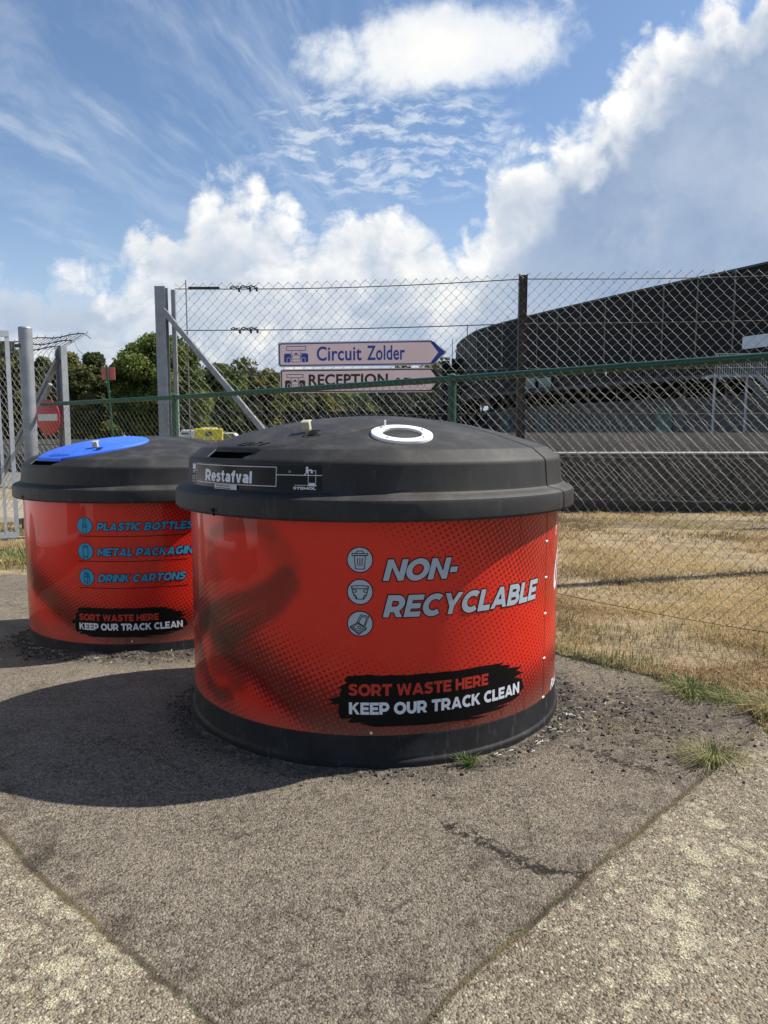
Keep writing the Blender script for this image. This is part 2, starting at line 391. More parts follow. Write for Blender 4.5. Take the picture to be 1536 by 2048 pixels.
class Decal:
    """flat artwork (text, strokes, discs) collected in (u,v) and laid on a surface with a small stand-off"""
    def __init__(s): s.items = []
    def poly(s, pts, mi=0, lay=0): s.items.append((list(pts), [tuple(range(len(pts)))], mi, lay)); return s
    def mesh(s, vf, mi=0, lay=0): s.items.append((vf[0], vf[1], mi, lay)); return s
    def disc(s, u, v, r, mi=0, lay=0, n=40): return s.poly([(u + r * math.cos(2 * math.pi * i / n), v + r * math.sin(2 * math.pi * i / n)) for i in range(n)], mi, lay)
    def line(s, pts, wd, mi=0, lay=0, closed=False):
        pts = list(pts) + ([pts[0]] if closed else [])
        for a, b in zip(pts, pts[1:]):
            dx, dy = b[0] - a[0], b[1] - a[1]; L = math.hypot(dx, dy) or 1; nx, ny = -dy / L * wd / 2, dx / L * wd / 2; ex, ey = dx / L * wd * .4, dy / L * wd * .4
            s.poly([(a[0] - ex + nx, a[1] - ey + ny), (a[0] - ex - nx, a[1] - ey - ny), (b[0] + ex - nx, b[1] + ey - ny), (b[0] + ex + nx, b[1] + ey + ny)], mi, lay)
        return s
    def rect(s, u0, v0, u1, v1, mi=0, lay=0): return s.poly([(u0, v0), (u1, v0), (u1, v1), (u0, v1)], mi, lay)
    def build(s, name, mats, parent, fn, cut=0):
        bm = bmesh.new()
        for vs, fs, mi, lay in s.items:
            bv = [bm.verts.new((p[0], p[1], lay)) for p in vs]; nf = []
            for f in fs:
                try: q = bm.faces.new([bv[i] for i in f]); q.material_index = mi; q.normal_update(); nf.append(q)
                except ValueError: pass
            if any(len(f) > 4 for f in fs): bmesh.ops.triangulate(bm, faces=nf)
        if cut:
            us = [v.co.x for v in bm.verts]; k = math.ceil(min(us) / cut)
            while k * cut < max(us):
                bmesh.ops.bisect_plane(bm, geom=bm.verts[:] + bm.edges[:] + bm.faces[:], plane_co=(k * cut, 0, 0), plane_no=(1, 0, 0)); k += 1
        for v in bm.verts: v.co = fn(v.co.x, v.co.y, v.co.z)
        bmesh.ops.recalc_face_normals(bm, faces=bm.faces)
        me = bpy.data.meshes.new(name); bm.to_mesh(me); bm.free()
        return link(name, me, mats, parent)


def smooth(t): t = min(1, max(0, t)); return t * t * (3 - 2 * t)
def gz(x, y): return -smooth((.5 - x) / 1.2) * min(.28, .085 * max(0, y - 3.2))
def fb(x, y, z=0, o=4): return mnoise.fractal(Vector((x, y, z)), 1, 2, o)


# ------------------------------------------------------------------ ground sheets
def seg_dist(px, py, poly):
    best = np.full(px.shape, 1e9)
    for (ax, ay_), (bx, by) in zip(poly, poly[1:]):
        dx, dy = bx - ax, by - ay_; t_ = np.clip(((px - ax) * dx + (py - ay_) * dy) / (dx * dx + dy * dy), 0, 1)
        best = np.minimum(best, np.hypot(px - ax - t_ * dx, py - ay_ - t_ * dy))
    return best
def side(px, py, a, b): return (b[0] - a[0]) * (py - a[1]) - (b[1] - a[1]) * (px - a[0])
def inside(px, py, poly):
    ins = np.zeros(px.shape, bool); n = len(poly)
    for i in range(n):
        (x1, y1), (x2, y2) = poly[i], poly[(i + 1) % n]
        c = ((y1 > py) != (y2 > py)) & (px < (x2 - x1) * (py - y1) / ((y2 - y1) + 1e-12) + x1); ins ^= c
    return ins


LSEAM = [(-4.6, 5.7), (-2.6, 3.66), (-1.349, 2.415), (-1.057, 2.127), (-.739, 1.857), (-.558, 1.71), (-.398, 1.571), (-.16, 1.33)]
RSEAM = [(-.16, 1.33), (.085, 1.571), (.251, 1.762), (.49, 2.006), (.657, 2.179), (.959, 2.481), (1.141, 2.664), (1.45, 2.97), (1.72, 3.24)]
GRASS = [(.75, 5.2), (1.02, 4.75), (1.15, 4.52), (1.33, 4.28), (1.54, 4.10), (1.60, 3.86), (1.85, 3.66), (1.84, 3.42), (1.80, 3.22), (2.3, 2.7), (3.6, 1.4), (5.2, -.2)]
CRACKS = [[(.22, 2.46), (.329, 2.352), (.402, 2.277), (.471, 2.206), (.62, 2.17)], [(.87, 3.11), (.95, 3.03), (1.021, 2.943), (1.12, 2.88)]]
PATCH = LSEAM + RSEAM[1:] + [(1.84, 3.42), (1.85, 3.66), (1.60, 3.86), (1.15, 4.52), (.75, 5.4), (.3, 7.2), (-4.6, 8.6)]


def noise2(x, y, s, seed=0):
    """vectorised smooth value noise"""
    x = x * s + seed * 13.7; y = y * s + seed * 7.1
    i = np.floor(x).astype(int); j = np.floor(y).astype(int); fx = x - i; fy = y - j
    fx = fx * fx * (3 - 2 * fx); fy = fy * fy * (3 - 2 * fy)
    h = lambda a, b: (np.sin(a * 127.1 + b * 311.7 + seed) * 43758.5453) % 1.0
    return (h(i, j) * (1 - fx) + h(i + 1, j) * fx) * (1 - fy) + (h(i, j + 1) * (1 - fx) + h(i + 1, j + 1) * fx) * fy
def fbm2(x, y, s, o=4, seed=0):
    r_ = 0; a = .5
    for k in range(o): r_ = r_ + a * noise2(x, y, s * 2 ** k, seed + k); a *= .5
    return r_


def grid_sheet(name, xs, ys, zfun, mask=None, attrs=None):
    XX, YY = np.meshgrid(xs, ys); nx, ny = len(xs), len(ys)
    ZZ = zfun(XX, YY)
    co = np.stack([XX, YY, ZZ], -1).reshape(-1, 3)
    idx = np.arange(nx * ny).reshape(ny, nx)
    q = np.stack([idx[:-1, :-1], idx[:-1, 1:], idx[1:, 1:], idx[1:, :-1]], -1).reshape(-1, 4)
    if mask is not None:
        mk = mask(XX, YY).ravel(); q = q[mk[q].all(1)]
        used = np.unique(q); re = np.full(nx * ny, -1); re[used] = np.arange(len(used)); q = re[q]; co = co[used]
    else: used = np.arange(nx * ny)
    me = bpy.data.meshes.new(name); me.from_pydata(co.tolist(), [], q.tolist()); me.update()
    for k, f in (attrs or {}).items():
        a = me.attributes.new(k, 'FLOAT', 'POINT'); a.data.foreach_set('value', f(XX, YY).ravel()[used].astype(np.float32))
    me.polygons.foreach_set('use_smooth', [True] * len(me.polygons))
    return me


def gzn(x, y):
    t_ = np.clip((.5 - x) / 1.2, 0, 1); t_ = t_ * t_ * (3 - 2 * t_)
    return -t_ * np.minimum(.28, .085 * np.maximum(0, y - 3.2))
def patch_sd(x, y):
    d = np.minimum(seg_dist(x, y, LSEAM), seg_dist(x, y, RSEAM)); return np.where(inside(x, y, PATCH), d, -d)
def crack_d(x, y): return np.minimum(seg_dist(x, y, CRACKS[0]), seg_dist(x, y, CRACKS[1]))
def pave_z(x, y):
    z = gzn(x, y) + .012 * (fbm2(x, y, 2.2, 3) - .45) + .005 * (fbm2(x, y, 14, 3, 5) - .45)
    sd = patch_sd(x, y)
    sd = sd + .05 * (fbm2(x, y, 11, 4, 6) - .47)
    z = z - .006 * np.clip(sd / .03 + .5, 0, 1) - .013 * np.exp(-((sd - .01) / .016) ** 2) * np.clip(2.6 * fbm2(x, y, 6, 3, 2) - .7, 0, 1)
    z = z - .018 * np.exp(-((crack_d(x, y) + .05 * (fbm2(x, y, 22, 3, 9) - .42)) / .016) ** 2) * np.clip(3 * fbm2(x, y, 7, 2, 19) - .9, 0, 1)
    rough_ = np.exp(-(((x - 1.2) / .45) ** 2 + ((y - 3.45) / .45) ** 2)) + np.exp(-((np.hypot(x + .047, y - 3.87) - 1.02) / .07) ** 2) * .8
    z = z + rough_ * .035 * (fbm2(x, y, 13, 4, 3) - .46)
    rb = np.hypot(x + 1.83, y - 5.80); z = z + .06 * np.exp(-((rb - .98) / .10) ** 2) * (.3 + fbm2(x, y, 8, 3, 4))
    return z
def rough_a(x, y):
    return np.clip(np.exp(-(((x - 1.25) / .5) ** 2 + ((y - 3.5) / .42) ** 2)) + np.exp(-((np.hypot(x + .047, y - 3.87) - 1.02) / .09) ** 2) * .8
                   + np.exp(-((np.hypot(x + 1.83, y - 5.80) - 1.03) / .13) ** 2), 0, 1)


def pave_mat():
    m = bpy.data.materials.new('pavement'); m.use_nodes = True; q = NT(m.node_tree); b = q.n['Principled BSDF']
    P = q.new('ShaderNodeTexCoord').outputs['Object']
    sd = q.attr('patch').outputs['Fac']; ck = q.attr('crack').outputs['Fac']; rg = q.attr('rough').outputs['Fac']
    nb = q.noise(P, 1.7, 6, .6); nm = q.noise(P, 9, 6, .65); nf = q.noise(P, 60, 5, .7); ng = q.noise(P, 210, 2, .6)
    mixp = q.sm(-.012, .012, q.m('ADD', sd, q.m('MULTIPLY', q.m('SUBTRACT', nm, .5), .07)))
    # exposed-aggregate concrete
    v1 = q.vor(P, 88, 'Color'); v1d = q.vor(P, 88); r1 = q.sep(v1)
    v2 = q.vor(P, 145, 'Color'); v2d = q.vor(P, 145); r2 = q.sep(v2)
    cc = q.mix(q.sm(.3, .72, nb), (.150, .130, .096, 1), (.245, .214, .158, 1))
    cc = q.mix(q.m('MULTIPLY', q.sm(.5, .75, nm), .55), cc, (.085, .072, .053, 1))
    cc = q.mix(q.m('MULTIPLY', q.sm(.45, .95, r2[0]), .7), cc, (.36, .31, .22, 1))
    cc = q.mix(q.m('MULTIPLY', q.sm(.42, .08, r2[1]), .8), cc, (.050, .042, .031, 1))
    cc = q.mix(q.m('MULTIPLY', q.m('GREATER_THAN', r1[0], .86), q.sm(.55, .2, v1d)), cc, (.46, .42, .33, 1))
    cc = q.mix(q.m('MULTIPLY', q.m('GREATER_THAN', r1[1], .965), q.sm(.55, .2, v1d)), cc, (.22, .12, .05, 1))
    # lichen rosettes
    lw = q.vm('ADD', P, None); q.put(lw.node.inputs[1], q.vm('SCALE', q.noise(P, 26, 4, .65, col=True))); lw.node.inputs[1].links[0].from_node.inputs['Scale'].default_value = .05
    l1 = q.vor(lw, 9); l2 = q.vor(lw, 21); lc = q.sep(q.vor(lw, 9, 'Color')); ld = q.sep(q.vor(lw, 21, 'Color')); reg = q.sm(.40, .66, q.noise(P, 2.1, 4, .6))
    e_ = q.m('MULTIPLY', q.m('SUBTRACT', q.noise(P, 38, 4, .7), .5), .55)
    la = q.m('MULTIPLY', q.sm(.46, .34, q.m('ADD', l1, e_)), q.m('GREATER_THAN', q.m('ADD', lc[0], reg), 1.15))
    lb = q.m('MULTIPLY', q.sm(.46, .32, q.m('ADD', l2, e_)), q.m('GREATER_THAN', q.m('ADD', ld[0], reg), 1.0))
    li = q.m('MAXIMUM', la, lb)
    li = q.m('MULTIPLY', li, q.sm(.33, .52, q.noise(P, 150, 3, .7)))
    cc = q.mix(q.m('MULTIPLY', li, .9), cc, q.mix(nf, (.37, .34, .225, 1), (.54, .50, .37, 1)))
    # finer asphalt of the patch
    ca = q.mix(q.sm(.3, .7, nb), (.137, .120, .096, 1), (.186, .163, .129, 1))
    ca = q.mix(q.m('MULTIPLY', q.sm(.48, .7, nm), .45), ca, (.088, .074, .058, 1))
    ca = q.mix(q.m('MULTIPLY', q.sm(.5, .95, r2[0]), .55), ca, (.35, .30, .225, 1))
    ca = q.mix(q.m('MULTIPLY', q.sm(.40, .08, r2[1]), .75), ca, (.040, .033, .027, 1))
    ca = q.mix(q.m('MULTIPLY', q.m('GREATER_THAN', r1[2], .95), q.sm(.5, .2, v1d)), ca, (.30, .27, .21, 1))
    col = q.mix(mixp, cc, ca)
    # earth and tar along seams, cracks and the dug-up edge
    ed = q.m('ABSOLUTE', q.m('ADD', sd, q.m('MULTIPLY', q.m('SUBTRACT', nm, .5), .05)))
    seam = q.m('MULTIPLY', q.sm(.020, .005, ed), q.sm(.27, .42, q.noise(P, 5, 4, .6)))
    col = q.mix(q.m('MULTIPLY', seam, .85), col, q.mix(q.sm(.45, .6, q.noise(P, 3, 3)), (.05, .042, .028, 1), (.105, .085, .035, 1)))
    halo = q.m('MULTIPLY', q.sm(.20, .0, q.m('ABSOLUTE', q.m('SUBTRACT', sd, .06))), q.sm(.45, .62, nm))
    col = q.mix(q.m('MULTIPLY', halo, .5), col, (.062, .046, .033, 1))
    jw = q.vm('ADD', P, None); jv = q.vm('SCALE', q.vm('SUBTRACT', q.noise(P, 30, 5, .7, col=True), (.5, .5, .5))); jv.node.inputs['Scale'].default_value = .07; q.put(jw.node.inputs[1], jv)
    ve = q.vor(jw, 11, 'Distance', 'DISTANCE_TO_EDGE'); near = q.sm(.06, .01, q.m('ADD', ck, q.m('MULTIPLY', q.m('SUBTRACT', nm, .5), .06)))
    cr = q.m('MULTIPLY', q.sm(.045, .010, ve), near)
    cr = q.m('MAXIMUM', cr, q.m('MULTIPLY', q.sm(.016, .004, q.m('ADD', ck, q.m('MULTIPLY', q.m('SUBTRACT', q.noise(P, 34, 5, .75), .5), .09))), q.sm(.32, .40, q.noise(P, 9, 3))))
    hair = q.m('MULTIPLY', q.sm(.012, .003, q.vor(jw, 1.6, 'Distance', 'DISTANCE_TO_EDGE')), q.m('MULTIPLY', mixp, q.sm(.50, .60, q.noise(P, 2.3, 3))))
    cr = q.m('MAXIMUM', cr, q.m('MULTIPLY', hair, .35))
    stain = q.m('MULTIPLY', q.sm(.57, .70, q.noise(P, 2.6, 7, .6, dist=.8)), .38)
    col = q.mix(stain, col, (.062, .052, .042, 1))
    col = q.mix(q.m('MULTIPLY', cr, .9), col, (.020, .017, .015, 1))
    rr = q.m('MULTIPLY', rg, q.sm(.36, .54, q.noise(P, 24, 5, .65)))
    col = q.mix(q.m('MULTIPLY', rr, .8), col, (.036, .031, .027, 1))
    q.put(b.inputs['Base Color'], col); b.inputs['Roughness'].default_value = .92; b.inputs['Specular IOR Level'].default_value = .25
    h = q.m('ADD', q.m('MULTIPLY', q.m('SUBTRACT', 1, v2d), .8), q.m('ADD', q.m('MULTIPLY', nf, 1.0), q.m('MULTIPLY', ng, .5)))
    h = q.m('ADD', h, q.m('MULTIPLY', li, .5))
    q.put(b.inputs['Normal'], q.bump(q.m('SUBTRACT', h, q.m('MULTIPLY', cr, 2.5)), 1.0, .0075))
    return m


M['pave'] = pave_mat()


def soil_mat():
    m = bpy.data.materials.new('dry_lawn_soil'); m.use_nodes = True; q = NT(m.node_tree); b = q.n['Principled BSDF']
    P = q.new('ShaderNodeTexCoord').outputs['Object']
    a, c, f = q.noise(P, .5, 6, .6), q.noise(P, 4, 6, .65), q.noise(P, 45, 4, .7)
    col = q.mix(q.sm(.3, .7, c), (.17, .125, .075, 1), (.37, .285, .165, 1))
    col = q.mix(q.m('MULTIPLY', q.sm(.5, .68, a), .6), col, (.20, .165, .085, 1))
    col = q.mix(q.m('MULTIPLY', q.sm(.55, .7, f), .5), col, (.07, .05, .03, 1))
    q.put(b.inputs['Base Color'], col); b.inputs['Roughness'].default_value = .95
    q.put(b.inputs['Normal'], q.bump(q.m('ADD', f, c), .8, .03)); return m


M['soil'] = soil_mat()
M['gravel'] = mat('pale_gravel_path', (.24, .21, .16), .95, vary=.3, vscale=9, bump=1, bscale=60)
M['track'] = mat('worn_asphalt', (.14, .125, .11), .9, vary=.2, vscale=.5)


def ax(lo, hi, step, far):
    a = list(np.arange(lo, hi + 1e-6, step)); d = step; x = hi
    while x < far: d *= 1.35; x += d; a.append(x)
    d = step; x = lo
    while x > -far: d *= 1.35; x -= d; a.insert(0, x)
    return np.array(a)


me = grid_sheet('ground', ax(-8, 8, .25, 900), ax(0, 16, .25, 900), lambda x, y: gzn(x, y) - .03)
props(link('ground', me, M['soil']), kind='structure')


def grass_side(x, y):
    """True where paved"""
    gx = np.interp(y, [p[1] for p in GRASS[::-1]], [p[0] for p in GRASS[::-1]])
    gx = gx + .09 * (fbm2(x, y, 4, 3, 8) - .47)
    return (x < gx) & (y < 8.6 + .3 * (noise2(x, y, 1.5) - .5))


me = grid_sheet('pavement', np.arange(-6.5, 5.2, .026), np.concatenate([np.arange(-1.5, 1.2, .08), np.arange(1.2, 9, .026)]), pave_z, grass_side,
                dict(patch=patch_sd, crack=crack_d, rough=rough_a))
props(link('pavement', me, M['pave']), kind='structure')
me = grid_sheet('path', np.arange(-30, -3.4, .4), np.arange(13.2, 18.6, .3), lambda x, y: gzn(x, y) - .012)
props(link('path', me, M['gravel']), kind='structure')
me = grid_sheet('road', np.linspace(-120, 120, 30), np.linspace(23.5, 120, 20), lambda x, y: 0 * x - .015 + gzn(x, y))
props(link('road', me, M['track']), kind='structure')

# ------------------------------------------------------------------ waste bins
RB = .957
def dome_z(r): return 1.48 - .2 * r * r
LIDP = [(.940, 1.045), (.945, 1.034), (1.012, 1.034), (1.022, 1.036), (1.028, 1.046), (1.0275, 1.108), (1.023, 1.121), (1.012, 1.130), (.992, 1.137), (.975, 1.143), (.9685, 1.149), (.966, 1.158),
        (.9585, 1.255), (.957, 1.264), (.953, 1.272), (.946, 1.2795)] + [(.946 - .05 * k / 11, 1.2795 + .039 * k / 11) for k in range(1, 12)] + [(.890, 1.3225)]
LIDP += [(r, dome_z(r)) for r in (.88, .85, .8, .72, .62, .5, .36, .2, .08, .0)]
def lid_z(r):
    if r <= .89: return dome_z(r)
    return float(np.interp(r, [.89, .896, .946, .953, .957], [1.3225, 1.3185, 1.2795, 1.272, 1.264]))
def lid_n(x, y):
    r = math.hypot(x, y)
    sl = .4 * r if r < .889 else .78
    return Vector((sl * x / max(r, 1e-6), sl * y / max(r, 1e-6), 1)).normalized()
FLAP = [(-.709, -.541), (-.712, -.47), (-.70, -.41), (-.665, -.345), (-.60, -.285), (-.50, -.24), (-.37, -.21), (-.24, -.215), (-.12, -.25), (-.03, -.315), (.03, -.40), (.042, -.47), (.02, -.545), (-.03, -.61),
        (-.10, -.67), (-.19, -.72), (-.29, -.757), (-.38, -.775), (-.461, -.765)]
SPLASH = [(-0.107, 0.385), (-0.009, 0.394), (0.03, .388), (0.072, 0.391), (0.161, 0.388), (.21, .392), (0.259, 0.389), (0.303, 0.391), (0.356, 0.388), (0.477, 0.391), (0.617, 0.384), (0.592, 0.376), (0.66, 0.366),
          (0.639, 0.354), (0.743, 0.341), (0.7, 0.33), (0.75, 0.311), (0.684, 0.303), (0.742, 0.282), (0.759, 0.236), (0.71, 0.214), (0.737, 0.211), (0.676, 0.198), (0.543, 0.192), (0.654, 0.186),
          (0.592, 0.178), (0.534, 0.178), (0.414, 0.174), (0.535, 0.163), (0.464, 0.162), (0.335, 0.169), (0.225, 0.168), (0.12, 0.17), (0.004, 0.169), (-0.054, 0.183), (-0.016, 0.187), (-0.108, 0.186),
          (-0.084, 0.206), (-0.132, 0.2), (-0.145, 0.225), (-0.141, 0.263), (-0.181, 0.26), (-0.165, 0.272), (-0.19, 0.279), (-0.139, 0.298), (-0.13, 0.328), (-0.145, 0.334), (-0.107, 0.357), (-0.118, 0.365)]


def cyl(rad):
    def fn(u, v, lay): a = u / RB; r = rad + .0010 + lay * .0006; return Vector((r * math.sin(a), -r * math.cos(a), v))
    return fn


def ss(a, b, x): t_ = np.clip((x - a) / (b - a), 0, 1); return t_ * t_ * (3 - 2 * t_)


def make_body(parent, shift, ribbons, zlow=.10):
    """printed wrap; u is arc length from the bin's front, v is height"""
    nu, nv = 420, 64
    us = np.linspace(-math.pi * RB, math.pi * RB, nu + 1)[:-1]; vs = np.linspace(zlow, 1.05, nv)
    UU, VV = np.meshgrid(us, vs); co = np.stack([RB * np.sin(UU / RB), -RB * np.cos(UU / RB), VV], -1).reshape(-1, 3)
    q = []; uvq = []
    for j in range(nv - 1):
        for i in range(nu):
            k = (i + 1) % nu; q.append((j * nu + i, j * nu + k, (j + 1) * nu + k, (j + 1) * nu + i))
            u0, u1 = us[i], us[i] + 2 * math.pi * RB / nu; uvq += [u0, vs[j], u1, vs[j], u1, vs[j + 1], u0, vs[j + 1]]
    me = bpy.data.meshes.new('body'); me.from_pydata(co.tolist(), [], q); me.update()
    uvl = me.uv_layers.new(name='UVMap'); uvl.data.foreach_set('uv', uvq)
    u = UU - shift; v = VV
    vc = np.interp(u, [-1.5, -.9, -.57, -.27, .1, .9, 1.6], [.66, .50, .37, .20, .10, .16, .3])
    s_ = v - vc
    band = .86 * np.where(s_ > 0, np.exp(-(s_ / .22) ** 2), np.exp(-(s_ / .085) ** 2))
    band2 = .46 * np.exp(-((v - (vc - .30)) / .09) ** 2) * ss(-.4, -.7, u)
    sc = u * .9 + (v - .75) * 1.25
    top = .54 * ss(.14, .85, sc)
    right = .24 * ss(.15, .5, u) + .14 * ss(.7, 1.0, u)
    lft = .42 * np.exp(-((u + 1.02) / .14) ** 2) * ss(.95, .7, v)
    tone = np.clip(np.maximum.reduce([band, band2, top, right, lft]), 0, .93)
    hot = np.clip(ss(.2, .9, u) * .6 + np.exp(-((s_ + .19) / .06) ** 2) * ss(-.3, -.6, u), 0, 1)
    rib = np.zeros_like(u)
    for pts_, rr, al in ribbons:
        d = seg_dist(u, v, pts_); rib = np.maximum(rib, al * .9 * ss(rr * 1.30, rr * .45, d))
    for nm, arr in (('tone', tone), ('ribbon', rib), ('hot', hot)):
        a = me.attributes.new(nm, 'FLOAT', 'POINT'); a.data.foreach_set('value', arr.ravel().astype(np.float32))
    return link('body', me, M['wrap'], parent, smooth=60)


def skirt(parent, dz=0):
    mb = MB()
    mb.lathe([(r, z + dz) for r, z in [(.955, .15), (.9565, .132), (.958, .128), (.9600, .122), (.9605, .032), (.964, .026), (.970, .022), (.973, .012), (.973, -.15)]], 180)
    return mb.build('base_skirt', M['rubber'], parent, 40)


def make_lid(parent, ring):
    n = 1080; mb = MB(); mb.lathe(LIDP, n)
    # mouth below the flap: drop the chamfer faces and look into a dark pocket
    k = len(LIDP); keep = []
    for i in range(n):
        a = -180 + (i + .5) * 360 / n
        for q in range(k - 1):
            zc = (LIDP[q][1] + LIDP[q + 1][1]) / 2
            rt = -31.5 - (1.3225 - zc) / (1.3225 - 1.28) * 5.0
            if 1.281 < zc < 1.326 and -52 < a < rt: continue
            keep.append(mb.f[i * (k - 1) + q])
    mb.f = keep; mb.mi = [0] * len(keep)
    lid = mb.build('lid', M['black'], parent)
    pk = MB(); pk.lathe([(.941, 1.2795), (.90, 1.262), (.86, 1.262), (.86, 1.30), (.885, 1.3215)], 40, -53, -29)
    for a in (-53, -29):
        s_, c_ = math.sin(R(a)), -math.cos(R(a)); pk.add([(r * s_, r * c_, z) for r, z in [(.93, 1.262), (.86, 1.262), (.86, 1.30), (.885, 1.318), (.938, 1.279)]], [(0, 1, 2, 3, 4)])
    # cut the round holes with a solid
    cut = MB()
    def cyl_at(x, y, r):
        nn = lid_n(x, y); c = Vector((x, y, dome_z(math.hypot(x, y)))); cut.tube([c - nn * .2, c + nn * .1], r, 40)
    if ring: cyl_at(.125, -.69, .092)
    cyl_at(-.262, -.672, .016)
    co = cut.build('cutter', M['hole']); mod = lid.modifiers.new('b', 'BOOLEAN'); mod.object = co; mod.operation = 'DIFFERENCE'; mod.solver = 'EXACT'
    dg = bpy.context.evaluated_depsgraph_get(); nm = bpy.data.meshes.new_from_object(lid.evaluated_get(dg))
    lid.modifiers.clear(); lid.data = nm; bpy.data.objects.remove(co)
    nm.materials.clear(); nm.materials.append(M['black'])
    nm.polygons.foreach_set('material_index', [0] * len(nm.polygons)); nm.polygons.foreach_set('use_smooth', [True] * len(nm.polygons)); nm.set_sharp_from_angle(angle=R(28))
    pk.build('mouth', M['hole'], lid)
    return lid


def seam(parent):
    """dark joint between the two halves of the lid"""
    prof = [(r, z) for r, z in LIDP if z > 1.05 or r > 1.02]
    bm = MB(); prev = None; n_ = len(prof)
    for i, (r, z) in enumerate(prof):
        a = 58.6 if z < 1.125 else (55 if r > .5 else 55 - (0.5 - r) * 10)
        if 1.125 <= z < 1.15: a = 55 + (1.15 - z) / .025 * 3.6
        a = R(a); p0 = prof[max(i - 1, 0)]; p1 = prof[min(i + 1, n_ - 1)]
        tr, tz = p1[0] - p0[0], p1[1] - p0[1]; L = math.hypot(tr, tz); nr, nz = tz / L, -tr / L
        if nr < 0 and nz < 0: nr, nz = -nr, -nz
        if r > .89 and nr < 0: nr, nz = -nr, -nz
        if r <= .89: nr, nz = (.4 * r, 1)
        rr, zz = r + nr * .0018, z + nz * .0018
        c = Vector((rr * math.sin(a), -rr * math.cos(a), zz)); t_ = Vector((math.cos(a), math.sin(a), 0)) * .0046
        bm.v += [tuple(c - t_), tuple(c + t_)]
        if prev is not None: bm.face([prev, prev + 1, prev + 3, prev + 2])
        prev = 2 * i
    return bm.build('lid_joint', M['hole'], parent, fix=False)


